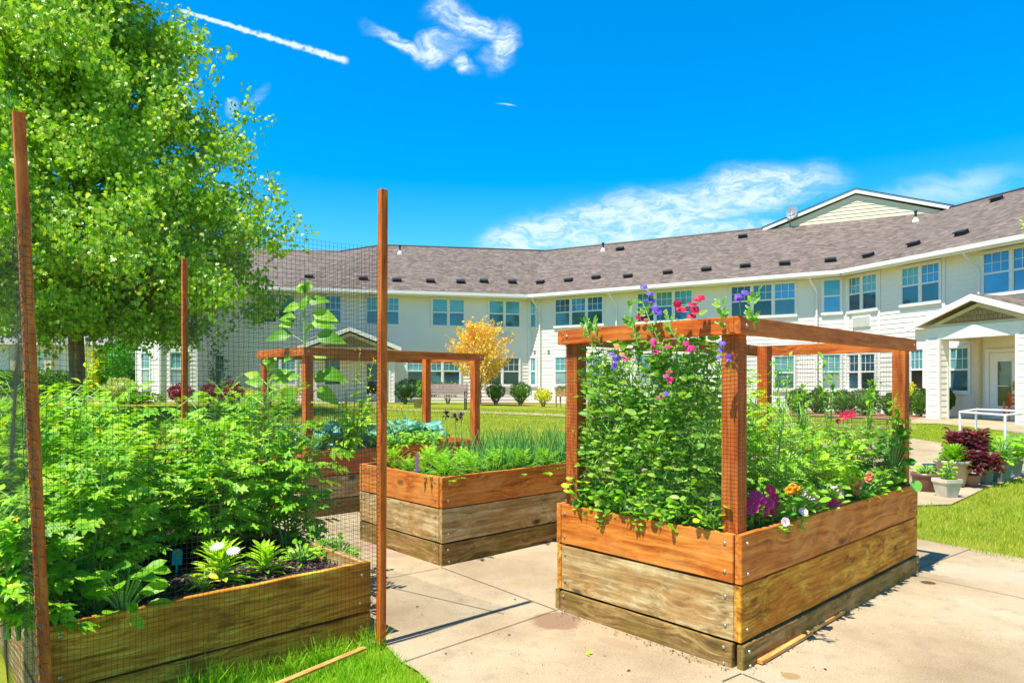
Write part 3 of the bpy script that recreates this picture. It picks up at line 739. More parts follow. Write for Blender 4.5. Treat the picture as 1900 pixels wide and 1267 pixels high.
# porches (gabled canopies)
def porch(f, sc, hw, proj, ze, zp, cols, colz=.2, shade=shinM, cw=.24):
    """canopy of half width hw centred at s=sc on facet f, sticking out proj"""
    mb = MB(); rk = MB(); be = MB(); sh = MB(); y1 = proj
    for s in (-1, 1):
        a = lambda x, y, z: f.T(sc+s*x, y, z)
        mb.quad(a(0, y1+.3, zp+.16), a(hw+.25, y1+.3, ze+.06), a(hw+.25, -.1, ze+.06), a(0, -.1, zp+.16))
        mb.quad(a(0, y1+.3, zp+.10), a(hw+.25, y1+.3, ze+.0), a(hw+.25, -.1, ze+.0), a(0, -.1, zp+.10), 1)
        for ya, yb in ((y1+.24, y1+.31),):
            c = [a(0, yb, zp-.05), a(hw+.3, yb, ze-.16), a(hw+.3, yb, ze+.04), a(0, yb, zp+.15)]; e = [a(0, ya, zp-.05), a(hw+.3, ya, ze-.16), a(hw+.3, ya, ze+.04), a(0, ya, zp+.15)]
            rk.quad(*c); rk.quad(*e[::-1]); rk.quad(c[0], c[1], e[1], e[0]); rk.quad(c[3], c[2], e[2], e[3]); rk.quad(c[1], c[2], e[2], e[1])
        rk.box(sc+s*hw-.11 if s > 0 else sc-hw-.11, sc+s*hw+.11 if s > 0 else sc-hw+.11, -.05, y1, ze-.42, ze-.1, f.T)
    mb.build('porch_roof', [roofM, soffM], bld); 
    rk.box(sc-hw-.15, sc+hw+.15, y1-.2, y1+.02, ze-.45, ze-.06, f.T)
    rk.build('porch_beam', whiteM, bld)
    w_ = hw*.93; hh = (zp-ze)*.93
    sh.poly([f.T(sc-w_, y1-.02, ze-.06), f.T(sc+w_, y1-.02, ze-.06), f.T(sc, y1-.02, ze-.06+hh)], 1)
    w3 = hw*.62; h3 = (zp-ze)*.62
    sh.poly([f.T(sc-w3, y1+.004, ze+.03), f.T(sc+w3, y1+.004, ze+.03), f.T(sc, y1+.004, ze+.03+h3)], 0)
    sh.build('porch_gable', [shade, soffM], bld)
    mb = MB(); mb.quad(f.T(sc-hw, -.03, ze-.2), f.T(sc+hw, -.03, ze-.2), f.T(sc+hw, y1-.1, ze-.2), f.T(sc-hw, y1-.1, ze-.2)); mb.build('porch_ceiling', soffM, bld)
    for s, out in cols:
        mb = MB(); z = colz
        while z < ze-.46:
            zz = min(z+.185, ze-.46); w0, w1 = cw/2+.012, cw/2
            def C(q, zq): return [f.T(s-q, out-q, zq), f.T(s+q, out-q, zq), f.T(s+q, out+q, zq), f.T(s-q, out+q, zq)]
            lo, hi, l2 = C(w0, z), C(w1, zz), C(w1, z)
            for i in range(4): j = (i+1) % 4; mb.quad(lo[i], lo[j], hi[j], hi[i]); mb.quad(l2[i], l2[j], lo[j], lo[i])
            z = zz
        for sx in (-1, 1):
            for sy in (-1, 1):
                x0 = s+sx*(cw/2-.02); y0 = out+sy*(cw/2-.02); mb.box(x0-.04, x0+.04, y0-.04, y0+.04, colz, ze-.44, f.T)
        mb.build('porch_column', sidingM, bld)
sR = FD.at(1868)[0]
cs = (Vector((13.9, 22.06, 0))-FD.a)
pr = cs.dot(FD.n); cs_s = cs.dot(FD.d)
# gable peak seen at px 1800 in the plane of the column front
pf = FD.a+FD.n*(pr+.45); pkp = ray_plane(1800, 545, pf, FD.n); sc_ = (pkp-FD.a).dot(FD.d)
lft = ray_plane(1678, 622, pf, FD.n); sl_ = (lft-FD.a).dot(FD.d)
HWR = (sc_-sl_)-.3
porch(FD, sc_, HWR, pr+.12, 3.3, pkp.z-.15, [(cs_s, pr), (cs_s+2*(sc_-cs_s), pr)], .15, cw=.42)
sL = FA.at(650)[0]
porch(FA, sL, 2.1, 1.6, 3.15, 3.98, [(FA.at(585)[0], 1.5), (FA.at(733)[0]-.25, 1.5)], .3, cw=.24)
# doors
def door(f, p0, p1, z0, h, glassm=G_black, gl=(.2, .8, .18, .88), handle=True, s0=None, s1=None):
    s0 = f.at(p0)[0] if s0 is None else s0; s1 = f.at(p1)[0] if s1 is None else s1; mb = MB()
    mb.box(s0-.12, s0, .0, .10, z0, z0+h+.12, f.T); mb.box(s1, s1+.12, 0, .10, z0, z0+h+.12, f.T); mb.box(s0, s1, 0, .10, z0+h, z0+h+.12, f.T)
    w = s1-s0; a, b, c, e = s0+w*gl[0], s0+w*gl[1], z0+h*gl[2], z0+h*gl[3]
    mb.box(s0+.01, a, 0, .06, z0+.02, z0+h-.01, f.T); mb.box(b, s1-.01, 0, .06, z0+.02, z0+h-.01, f.T); mb.box(a, b, 0, .06, z0+.02, c, f.T); mb.box(a, b, 0, .06, e, z0+h-.01, f.T)
    mb.box(a, b, .03, .05, lerp(c, e, .45)-.015, lerp(c, e, .45)+.015, f.T)
    o = mb.build('door', whiteM, bld)
    q = MB(); q.quad(f.T(a, .035, c), f.T(b, .035, c), f.T(b, .035, e), f.T(a, .035, e)); g = q.build('door_glass', glassm, bld); g.parent = o
    if handle:
        q = MB(); q.box(b+.03, b+.11, .061, .07, z0+.85, z0+1.15, f.T); q.tube([f.T(b+.07, .065, z0+1.0), f.T(b+.07, .12, z0+1.0), f.T(b-.06, .12, z0+1.0)], .012, 6)
        g = q.build('door_handle', brassM, bld); g.parent = o
    return o
G_warm = glass('reflective_door_glass', (.05,.03,.012), (.16,.10,.04), .03, .4)
door(FD, 1838, 1893, .35, 2.1, G_warm, (.28, .76, .16, .86))
door(FA, 675, 705, .5, 2.1, G_black, (.18, .82, .2, .92))
# interior wall trims under the right porch
mb = MB(); s = FD.at(1826)[0]; mb.box(s-.2, s-.05, .03, .2, .2, 3.1, FD.T); mb.build('porch_pilaster', soffM, bld)
# small flood lamps at storey level
for f, px_ in ((FC, 992), (FC, 1018), (FD, 1650)):
    s = f.at(px_)[0]; mb = MB(); mb.box(s-.07, s+.07, .02, .1, 3.15, 3.2, f.T); mb.build('wall_fitting', greyM, bld)

# single storey building at far left
fb = Facet((-42, 40), (-24.0, 43)); fb2 = Facet((-24, 43), (-23.5, 52))
lb = empty('single_storey_building', (-32, 44, 0), 0, 'low single storey building with grey roof behind the hedge at left', 'building')
def zat(py, f, px): return f.at(px, py)[1]
ze_ = zat(636, fb, 60); zr_ = ze_+2.2
siding(fb, .2, ze_, parent=lb); siding(fb2, .2, ze_, parent=lb)
mb = MB(); mb.quad(fb.T(-3, .6, ze_), fb.T(fb.L+.6, .6, ze_), fb.T(fb.L-4, -6, zr_+.6), fb.T(-3, -6, zr_+.6)); mb.poly([fb.T(fb.L+.6, .6, ze_), fb.T(fb.L+.6, -12, ze_), fb.T(fb.L-4, -6, zr_+.6)]); mb.quad(fb.T(-3, -6, zr_+.6), fb.T(fb.L-4, -6, zr_+.6), fb.T(fb.L+.6, -12, ze_), fb.T(-3, -12, ze_))
lroof = flat('lavender_grey_shingles', (.30,.28,.32), .9, .2, nz=.2, sc=4)
mb.build('roof', lroof, lb)
mb = MB(); mb.box(-3, fb.L+.6, .6, .72, ze_-.15, ze_+.03, fb.T); mb.box(-3, fb.L+.5, .0, .6, ze_-.1, ze_-.07, fb.T); mb.build('gutter', whiteM, lb)
zz0, zz1 = zat(688, fb, 60), zat(644, fb, 60)
for a, b in ((-6, 15), (44, 54), (104, 119), (-60, -38)): window(fb, a, b, zz0, zz1, each=[(B, D)], parent=lb, grid=False)
for px_ in (34, 96):
    s = fb.at(px_)[0]; mb = MB(); mb.box(s-.2, s+.2, .03, .5, .2, ze_-.1, fb.T); mb.build('pillar', soffM, lb)
# retaining wall
mb = MB(); 
for i in range(46):
    for r_ in range(3):
        x = -31.5+i*.4+(.2 if r_ % 2 else 0); mb.box(x, x+.385, 33.0+rng.rand()*.03, 33.35, .35+r_*.18, .35+r_*.18+.17)
o = mb.build('retaining_wall', stoneM); tag(o, 'low dark stone retaining wall below the clipped hedge at left', 'wall')

# ------------------------------------------------------------------ raised beds
UZ_ = Vector((0, 0, 1))
def board(parent, x0, y0, ang, L, z0, h, m_, th=.038, tilt=0.0, label=None, dz=0.0, name='plank'):
    """a plank whose local X is its length; x0,y0 start in the bed's frame, outer face at local y=0"""
    mb = MB(); n = 10
    r = np.random.RandomState(int((x0*31+y0*17+z0*91+L*7+ang*13)*100) % 9999)
    zs = [[], []]
    for i in range(n+1):
        x = L*i/n; zs[0].append(r.uniform(-.0015, .0015)); zs[1].append(r.uniform(-.002, .001))
    for i in range(n):
        a, b = L*i/n, L*(i+1)/n
        q = lambda x, y, z: (x, y, z)
        lo0, lo1, hi0, hi1 = zs[0][i], zs[0][i+1], h+zs[1][i], h+zs[1][i+1]
        mb.quad(q(a, 0, lo0), q(b, 0, lo1), q(b, 0, hi1), q(a, 0, hi0)); mb.quad(q(b, th, lo1), q(a, th, lo0), q(a, th, hi0), q(b, th, hi1))
        mb.quad(q(a, 0, hi0), q(b, 0, hi1), q(b, th, hi1), q(a, th, hi0)); mb.quad(q(a, th, lo0), q(b, th, lo1), q(b, 0, lo1), q(a, 0, lo0))
    mb.quad((0, th, zs[0][0]), (0, 0, zs[0][0]), (0, 0, h+zs[1][0]), (0, th, h+zs[1][0])); mb.quad((L, 0, zs[0][n]), (L, th, zs[0][n]), (L, th, h+zs[1][n]), (L, 0, h+zs[1][n]))
    me_o = mb.build(name, m_, parent, local=True)
    bm = bmesh.new(); bm.from_mesh(me_o.data); bmesh.ops.remove_doubles(bm, verts=bm.verts, dist=1e-4)
    eg = [e for e in bm.edges if len(e.link_faces) == 2 and e.calc_face_angle(0) > .8]; bmesh.ops.bevel(bm, geom=eg, offset=.003, segments=2, affect='EDGES'); bm.to_mesh(me_o.data); bm.free()
    me_o.location = (x0, y0, z0+dz); me_o.rotation_euler = (tilt, 0, ang)
    if label: me_o['label'] = label
    return me_o
screw_me = None
def screw(parent, x, y, z, ang):
    global screw_me
    if screw_me is None:
        mb = MB(); n = 12
        for r_, y0 in ((.009, -.001), (.006, -.005)):
            pass
        prof = [(.0095, 0), (.0085, -.003), (.005, -.0055), (0, -.006)]
        for k in range(3):
            for j in range(n):
                a, b = 2*math.pi*j/n, 2*math.pi*(j+1)/n
                p = lambda r_, y_, t_: (r_*math.cos(t_), y_, r_*math.sin(t_))
                mb.quad(p(prof[k][0], prof[k][1], a), p(prof[k][0], prof[k][1], b), p(prof[k+1][0], prof[k+1][1], b), p(prof[k+1][0], prof[k+1][1], a))
        o = mb.build('screw', metalM, parent, local=True); screw_me = o.data
    else: o = link('screw', screw_me, parent)
    o.location = (x, y, z); o.rotation_euler = (0, 0, ang)
def bed(loc, LX, LY, courses, label, ang=UA, screws=True, posts=None, railz=None, top_gap=.012):
    """LX along U (right-back), LY along V (left-back). courses = [(z0,h,material,outset)] from the bottom"""
    b = empty('raised_bed', loc, ang, label, 'raised bed', 'wooden raised garden beds')
    th = .038
    for k, (z0, h, m_, os_) in enumerate(courses):
        # front long side (faces the right of the photograph), local y=0 ; rear ; left end x=0 ; right end
        e = .0 if k % 2 else 0
        board(b, 0+.0, -os_, 0, LX, z0, h, m_)                          # front
        o = board(b, LX, LY+os_, math.pi, LX, z0, h, m_)                # rear
        o = board(b, -os_-.001, LY-th-.002, -math.pi/2, LY-2*th-.004, z0+.001, h-.002, m_)   # left end, between the long boards
        o.location.x = -os_+.0; 
        o = board(b, LX+os_, th+.002, math.pi/2, LY-2*th-.004, z0+.001, h-.002, m_)
        if screws:
            for zz in (z0+.22*h, z0+.78*h):
                for x in (.06, LX-.06): screw(b, x+rng.uniform(-.01, .01), -os_-.0005, zz+rng.uniform(-.01, .01), 0)
                for y in (.085, LY-.07): screw(b, -os_-.0005, y, zz+rng.uniform(-.01, .01), -math.pi/2)
    return b
def post_sq(name, parent, x, y, z0, z1, s, m_, local=True, lean=(0, 0), rz=0, label=None, bev=.004):
    mb = MB(); L = z1-z0
    mb.box(0, L, -s/2, s/2, -s/2, s/2)
    o = mb.build(name, m_, parent, local=True, bevel=bev); o.location = (x, y, z0)
    # local X runs up
    M = Matrix.Rotation(rz, 4, 'Z') @ Matrix.Rotation(-math.pi/2, 4, 'Y'); o.rotation_euler = M.to_euler()
    if lean != (0, 0):
        d = Vector((lean[0], lean[1], L)).normalized(); q = Vector((0, 0, 1)).rotation_difference(d); o.rotation_euler = (q.to_matrix().to_4x4() @ M).to_euler()
    return o
def rail(parent, x0, y0, x1, y1, z, h, th, m_, side=1, name='rail'):
    L = math.hypot(x1-x0, y1-y0); ang = math.atan2(y1-y0, x1-x0)
    mb = MB(); mb.box(0, L, 0 if side > 0 else -th, th if side > 0 else 0, 0, h); o = mb.build(name, m_, parent, local=True, bevel=.004)
    o.location = (x0, y0, z); o.rotation_euler = (0, 0, ang); return o
def soil(name_loc, LX, LY, z, label, ang=UA):
    n = 60; xs = np.linspace(.03, LX-.03, n); ys = np.linspace(.03, LY-.03, n)
    H = rng.rand(n, n)*.028
    V = np.array([(x, y, z+H[j, i]) for j, y in enumerate(ys) for i, x in enumerate(xs)])
    Fq = np.array([(j*n+i, j*n+i+1, (j+1)*n+i+1, (j+1)*n+i) for j in range(n-1) for i in range(n-1)])
    o = link('soil', fastmesh('soil', V, Fq, soilM), None, name_loc); o.rotation_euler = (0, 0, ang); tag(o, label, 'soil', kind='stuff'); return o
# frames of reference: each bed's left front corner (near corner), X along U, Y along V
P1 = Vector((1.118, 3.297, 0)); P1X, P1Y = 2.59, 1.24
P2 = Vector((-.537, 5.175, 0)); P2X, P2Y = 2.45, 1.24
P3 = Vector((-2.16, 7.0, 0)); P3X, P3Y = 2.45, 1.24
P4 = Vector((-1.88, 2.69, 0)); P4X, P4Y = 1.50, 2.60
def loc(Pb, x, y, z): return Pb+U*x+VV*y+UZ_*z
b1 = bed(P1, P1X, P1Y, [(-.02, .145, W_base, .015), (.135, .275, W_grey, 0), (.42, .24, W_stain, .004)], 'nearest raised bed with an open timber frame, full of sweet peas and flowers, at right')
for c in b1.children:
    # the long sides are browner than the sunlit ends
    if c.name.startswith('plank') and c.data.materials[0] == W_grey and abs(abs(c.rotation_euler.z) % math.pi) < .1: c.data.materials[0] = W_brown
soil(P1, P1X, P1Y, .60, 'dark mulch under the sweet peas and petunias')
b2 = bed(P2, P2X, P2Y, [(-.02, .19, W_base, 0), (.18, .26, W_grey, 0), (.447, .24, W_stain, .003)], 'raised bed without a frame, planted with onions and carrots, in the middle')
soil(P2, P2X, P2Y, .60, 'dark soil under the onions and carrots')
b3 = bed(P3, P3X, P3Y, [(-.02, .19, W_base, 0), (.18, .24, W_grey, 0), (.43, .26, W_post, .003)], 'farthest raised bed with an open timber frame, holding kale and sunflowers', screws=False)
soil(P3, P3X, P3Y, .60, 'dark soil under the kale and sunflowers')
b4 = bed(P4, P4X, P4Y, [(-.11, .265, W_brown, 0), (.165, .265, W_brown, 0)], 'low raised bed of brown boards overgrown with tomato plants at left')
soil(P4, P4X, P4Y, .335, 'dark bark mulch around the tomatoes and daisies')
for c in b4.children:
    if c.name.startswith('plank') and abs(abs(c.rotation_euler.z)-math.pi/2) < .1: c.data.materials[0] = W_grey
def frame(b, LX, LY, zt, s=.09, tilt=0, zb=.60, h=.089, ov=.02):
    m_ = W_post
    for x, y in ((.045+.04, .085), (.085, LY-.085), (LX-.085, .085), (LX-.085, LY-.085)):
        post_sq('frame_post', b, x, y, zb-.05, zt-.004, s, m_)
    y0 = .085-s/2; x0 = .085-s/2; x1 = LX-.085+s/2; y1 = LY-.085+s/2; th = .038
    rail(b, x0-th, y0-th, x1+th, y0-th, zt-h, h, th, m_)
    rail(b, x0-th, y1, x1+th, y1, zt-h, h, th, m_)
    rail(b, x0-th, y0+.001, x0-th, y1-.001, zt-h+.001, h, th, m_, side=-1)
    rail(b, x1+th, y0+.001, x1+th, y1-.001, zt-h+.001, h, th, m_)
    for x in (x0+.02, x1-.02): screw(b, x, y0-th-.0005, zt-h*.5, 0)
    for y in (y0+.05, y1-.04): screw(b, x0-th-.0005, y, zt-h*.45, -math.pi/2)
frame(b1, P1X, P1Y, 1.735); frame(b3, P3X, P3Y, 1.79, zb=.62)
# loose batten lying along the foot of the nearest bed
a_, b_ = G(1415, 1237), G(1572, 1143); mb = MB(); L = (b_-a_).length
mb.box(0, L*.55, 0, .03, 0, .018); mb.box(L*.5, L, .012, .045, .001, .022)
o = mb.build('wooden_batten', W_lath, None, bevel=.002); o.location = (a_.x, a_.y, .012); o.rotation_euler = (0, 0, math.atan2((b_-a_).y, (b_-a_).x)); tag(o, 'thin pale split batten lying along the foot of the nearest bed', 'batten')

# tall net posts around the tomato bed
posts = [('leaning reddish timber net post at the far left, closest to the camera', (-1.785, 2.60), 2.45, (-.115, .0), .040), ('upright orange timber net post in the middle, at the corner of the tomato bed', (-.706, 3.64), 2.45, (.01, 0), .040),
         ('distant timber net post rising behind the tomato plants', (-2.74, 5.65), 2.45, (0, 0), .042), ('timber net post outside the left edge of the view', (-3.85, 4.55), 2.45, (0, 0), .040)]
for lb_, (x, y), h_, ln, s_ in posts[:3]:
    mb = MB(); mb.box(0, h_, -s_/2, s_/2, -s_/2, s_/2); o = mb.build('net_post', W_post, None, bevel=.003); o.location = (x, y, -.002)
    M = Matrix.Rotation(UA, 4, 'Z') @ Matrix.Rotation(-math.pi/2, 4, 'Y'); d = Vector((ln[0], ln[1], h_)).normalized()
    q = Vector((0, 0, 1)).rotation_difference(d); o.rotation_euler = (q.to_matrix().to_4x4() @ M).to_euler(); tag(o, lb_, 'post', 'tall posts holding the net')

# netting
def net(name, fn, nx_, ny_, label, r=.00078, seg=22, m_=netM, group='black garden nets', cat='net'):
    V = []; Fq = []
    def thread(pts):
        n0 = len(V); k = 3
        for i, p in enumerate(pts):
            d = (pts[min(i+1, len(pts)-1)]-pts[max(i-1, 0)]).normalized(); u = d.cross(Vector((.3, .9, .2))).normalized(); w = d.cross(u)
            for j in range(k): a = 2*math.pi*j/k; V.append(tuple(p+(u*math.cos(a)+w*math.sin(a))*r))
        for i in range(len(pts)-1):
            for j in range(k): a = n0+i*k+j; b = n0+i*k+(j+1) % k; Fq.append((a, b, b+k, a+k))
    for i in range(nx_+1): thread([fn(i/nx_, j/seg) for j in range(seg+1)])
    for j in range(ny_+1): thread([fn(i/seg, j/ny_) for i in range(seg+1)])
    o = link(name, fastmesh(name, np.array(V), np.array(Fq), m_)); tag(o, label, cat, group); return o
def npat(s):
    a = rng.uniform(0, 6, 6)
    return lambda u, v: .5*math.sin(3*u*math.pi+a[0]+2*v)+.3*math.sin(7*v+a[1]+4*u)+.25*math.sin(13*u+a[2])*math.sin(11*v+a[3])
def quadnet(A, B, zt, zb, sag=.012, zt2=None, xs=.012):
    f1, f2, f3 = npat(0), npat(0), npat(0); n = Vector((B-A)).cross(UZ_).normalized(); d = (B-A).normalized(); zt2 = zt2 or zt
    def fn(u, v):
        top = lerp(zt, zt2, u)-.03*math.sin(math.pi*u); z = lerp(top, zb, v); p = A+(B-A)*u
        p = Vector((p.x, p.y, z+f2(u, v)*.009+f3(v*1.3, u)*.004))+n*f1(u, v)*sag*1.6*math.sin(math.pi*min(max(u, .03), .97))+d*f3(u, v)*xs*min(1, 4*u, 4*(1-u)); return p
    return fn
LP, CPp, BP = Vector((-1.86, 2.60, 0)), Vector((-.72, 3.61, 0)), Vector((-2.75, 5.66, 0)); OP = Vector((-3.85, 4.6, 0))
net('garden_net', quadnet(LP+Vector((.0, -.02, 0)), CPp+Vector((0, -.02, 0)), 2.13, .06, .018), 68, 92, 'black net stretched across the front of the tomato bed between the two near posts')
net('garden_net', quadnet(CPp, BP, 2.14, .30, .03, 1.95), 118, 80, 'black net running back from the middle post along the right side of the tomato bed')
net('garden_net', quadnet(OP, LP, 1.9, .1, .05, 2.13), 110, 82, 'black net leaving the left near post out of view')
# net staples on the near-left post seen as zigzag cord
mb = MB(); pts = []
for i in range(46):
    z = 2.02-i*.042; x = -1.785-.115*z/2.45; pts.append(Vector((x+(.018 if i % 2 else -.014)+rng.uniform(-.006, .006), 2.568-rng.rand()*.004, z+rng.uniform(-.01, .01))))
mb.tube(pts, .0018, 4); 
for i in range(52):
    z = 2.05-i*.037; x = -1.785-.115*z/2.45; mb.tube([Vector((x-.03, 2.585, z)), Vector((x+rng.uniform(-.004,.004), 2.566, z-.006)), Vector((x+.03, 2.585, z-.016))], .0014, 4)
for x_ in (-.018, 0, .017): mb.tube([Vector((-1.785-.115*z/2.45+x_+rng.uniform(-.003,.003), 2.567-.0, z)) for z in np.linspace(2.05, .3, 24)], .0012, 4)
o = mb.build('net_cord', netM); o.name = 'garden_net'; tag(o, 'gathered black net edge bunched against the leaning left post', 'net', 'black garden nets')
# nets on the near frame
def bnet(Pb, xa, ya, xb, yb, zt, zb, nx_, ny_, lbl, sag=.006): net('frame_net', quadnet(loc(Pb, xa, ya, 0), loc(Pb, xb, yb, 0), zt, zb, sag, xs=.004), nx_, ny_, lbl, r=.0007, seg=14, group='fine nets on the timber frame')
bnet(P1, -.002+.036, P1Y-.04, .034, .034, 1.66, .63, 56, 50, 'fine net behind the sweet peas on the sunny end of the near bed')
bnet(P1, .034, .036, P1X-.036, .036, 1.62, .66, 116, 46, 'fine net on the right hand long side of the near bed')
bnet(P1, .04, P1Y-.038, P1X-.036, P1Y-.038, 1.66, .66, 112, 46, 'fine net on the rear long side of the near bed')
bnet(P1, P1X-.036, .036, P1X-.036, P1Y-.04, 1.66, .66, 56, 46, 'fine net on the far end of the near bed')

# ------------------------------------------------------------------ plants
def arc(p, d, L, droop, n=6):
    p = Vector(p); d = Vector(d).normalized(); pts = [p.copy()]
    for i in range(n): d = (d+Vector((0, 0, -droop/n))).normalized(); p = p+d*(L/n); pts.append(p.copy())
    return pts
def flowers(parent, pts, m_, kind='daisy', r=.03, name='flower', faces=None):
    """each flower a part"""
    for i, p in enumerate(pts):
        b = LB(); n = Vector(faces[i]) if faces else Vector((rng.uniform(-.6, .3), -1, rng.uniform(.3, 1))).normalized()
        n.normalize(); u = n.cross(Vector((0, 0, 1))); u.normalize(); v = u.cross(n)
        k = {'daisy': 18, 'disc': 5, 'dahlia': 26, 'pea': 4, 'small': 5}[kind]
        for j in range(k):
            a = 2*math.pi*j/k; d = u*math.cos(a)+v*math.sin(a)
            if kind == 'daisy': b.add(NARROW, p, d+n*.15, n, r*1.0)
            elif kind == 'disc': b.add(T_oval(1.15, .0, .25, (.15, .7, 1, .95, .5)), p-n*r*.3, d*1+n*.45, n, r)
            elif kind == 'small': b.add(SMALL, p, d+n*.3, n, r)
            elif kind == 'dahlia': b.add(PETAL, p, d*(1 if j % 2 else .5)+n*(.3 if j % 2 else .9), n, r*(1 if j % 2 else .8))
        if kind == 'pea':
            for s in (-1, 1):
                b.add(T_oval(.9, -.25, .3, (.2, .9, 1, .8, .2)), p, v*1+u*.55*s, n, r*1.1); b.add(T_oval(.6, .2, .3), p, n*.7+u*.5*s-v*.25, v, r*.8)
        o = b.build(name, m_ if not isinstance(m_, (list, tuple)) else m_[i % len(m_)], parent)
        if kind == 'daisy':
            pass
def tomato(x, y, z, h, rad, n=90, leaf=(.13, .22), mt=L_tom, label='', nm='tomato_plant', cat='tomato plant', group='tomato plants', tpl=TOMATO, flw=6, stems=5, lean=(0, 0)):
    e = empty(nm, (x, y, z), 0, label, cat, group); mb = MB(); b = LB()
    for s in range(stems):
        a = rng.uniform(0, 6.28); d = Vector((math.cos(a)*.35*rad/h+lean[0], math.sin(a)*.35*rad/h+lean[1], 1)); pts = arc((x+rng.uniform(-.04, .04), y+rng.uniform(-.04, .04), z), d, h*rng.uniform(.8, 1.05), .2, 8)
        mb.tube(pts, [.008*(1-.6*i/8) for i in range(9)], 5)
        m_ = n//stems
        for k in range(m_):
            t = (k+.5)/m_*.92+.08; q = t*8; i = min(int(q), 7); p = pts[i].lerp(pts[i+1], q-i)
            a = k*2.4+rng.uniform(-.4, .4); up = rng.uniform(.0, .9)+.5*(t > .9)
            dd = Vector((math.cos(a), math.sin(a), up)).normalized(); L = rad*rng.uniform(.25, .8)*(1.15-.6*t)
            p2 = p+dd*L*.75
            if k % 2 == 0: mb.tube([p, p2], .0035, 4, cap=False)
            b.add(tpl, tuple(p2), tuple(dd+Vector((0, 0, -.1))), (rng.uniform(-.7, .7), rng.uniform(-.9, .5), 1), rng.uniform(*leaf)*(1.0 if t < .85 else .7))
            if k % 3 == 0: b.add(tpl, tuple(p+dd*L*.3), tuple(Vector((rng.uniform(-1, 1), rng.uniform(-1, 1), .5))), (0, 0, 1), rng.uniform(*leaf)*.8)
    mb.build('stem', stemM, e); b.build('foliage', mt, e)
    if flw:
        f = LB()
        for k in range(flw):
            a = rng.uniform(0, 6.28); r_ = rad*rng.uniform(.1, .7); c = (x+math.cos(a)*r_, y+math.sin(a)*r_-.05, z+h*rng.uniform(.55, 1.02))
            for j in range(5): aa = j*1.257; f.add(SMALL, c, (math.cos(aa), -.4, math.sin(aa)), (0, -1, .3), .017)
        f.build('blossom', F_yellow, e)
    return e
tl = ['leafy tomato plant at the left rear of the low bed', 'tall tomato plant in the rear row of the low bed', 'tomato plant behind the leaning left post', 'bushy tomato plant in the middle of the low bed', 'pale green tomato plant with yellow blossoms mid bed',
      'tomato plant spilling over the front boards at lower left', 'tomato plant at the right edge overhanging the paving', 'dense tomato plant behind the daisies', 'tomato plant beside the mulch patch', 'tomato plant in the far corner near the distant post', 'tomato plant by the left boards of the low bed', 'tomato plant at the rear right of the low bed',
      'tomato plant behind the teal tag', 'tomato plant filling the left middle of the low bed', 'slim tomato plant on the right side behind the small herbs', 'tomato plant at the outermost left corner']
sp = [(.25, 2.2, 1.02, .45), (.75, 2.3, 1.05, .45), (.2, 1.5, 1.0, .45), (.75, 1.55, .96, .45), (.5, 1.28, .94, .38), (.22, .42, .72, .36), (1.46, 1.25, .95, .48), (.98, .92, .66, .32), (.42, .88, .74, .32), (1.35, 2.35, .98, .46), (.18, .95, .95, .42), (1.52, 1.8, .98, .5), (1.02, 1.22, .80, .34), (-.08, 1.9, 1.0, .42), (1.44, .92, .72, .34), (-.05, .2, .55, .28)]
for (a, b, h_, r_), l_ in zip(sp, tl):
    p = loc(P4, a, b, .35); tomato(p.x, p.y, p.z, h_, r_, n=165, leaf=(.095, .165), label=l_, mt=L_lime if 'pale' in l_ else L_tom, flw=8)
# tall weed-like plants that stick up above the tomatoes
for px_, py_, Y, l_ in ((150, 690, 4.6, 'tall plant tip with pointed leaves rising above the tomatoes by the tree trunk'), (65, 720, 4.0, 'leafy shoot rising above the tomatoes near the left post'), (20, 740, 3.8, 'leafy shoot rising at the far left edge')):
    p = P(px_, py_+150, Y); tomato(p.x, p.y, p.z, 150/F*Y*1.05, .16, n=34, leaf=(.09, .13), tpl=NARROW if px_ == 150 else OVAL, label=l_, nm='tall_herb', cat='plant', group=None, stems=2, flw=0, mt=L_lime)
# broad glossy leaves at lower left front
def broad(x, y, z, n, leaf, h, rad, mt, label, nm='pepper_plant', tpl=OVAL, cat='plant', group=None, up=.5, stem=True):
    e = empty(nm, (x, y, z), 0, label, cat, group); b = LB(); mb = MB()
    for k in range(n):
        t = rng.rand(); a = k*2.4+rng.uniform(-.3, .3); r_ = rad*math.sqrt(rng.rand())*.7; p = Vector((x+math.cos(a)*r_, y+math.sin(a)*r_, z+h*(.15+.85*t)))
        if stem: mb.tube([Vector((x, y, z)), Vector(((x*1.4+p.x*.6)/2, (y*1.4+p.y*.6)/2, (z+p.z)/2)), p], .004, 4, cap=False)
        tp = tpl[k % len(tpl)] if isinstance(tpl, list) else tpl
        b.add(tp, tuple(p), (math.cos(a), math.sin(a), up*rng.uniform(-.4, 1.2)), (rng.uniform(-.6, .6), rng.uniform(-1.1, .2), 1), rng.uniform(*leaf))
    if stem: mb.build('stem', stemM, e)
    b.build('foliage', mt, e); return e
for a, b, l_ in ((.31, .08, 'pepper plant with broad dark leaves drooping over the front board'), (.24, .22, 'broad leaved plant beside the left post base')):
    p = loc(P4, a, b, .35); broad(p.x, p.y, p.z, 40, (.08, .13), .24, .15, L_tom if a > .3 else L_dark, l_, group='broad leaved plants at the front of the low bed')
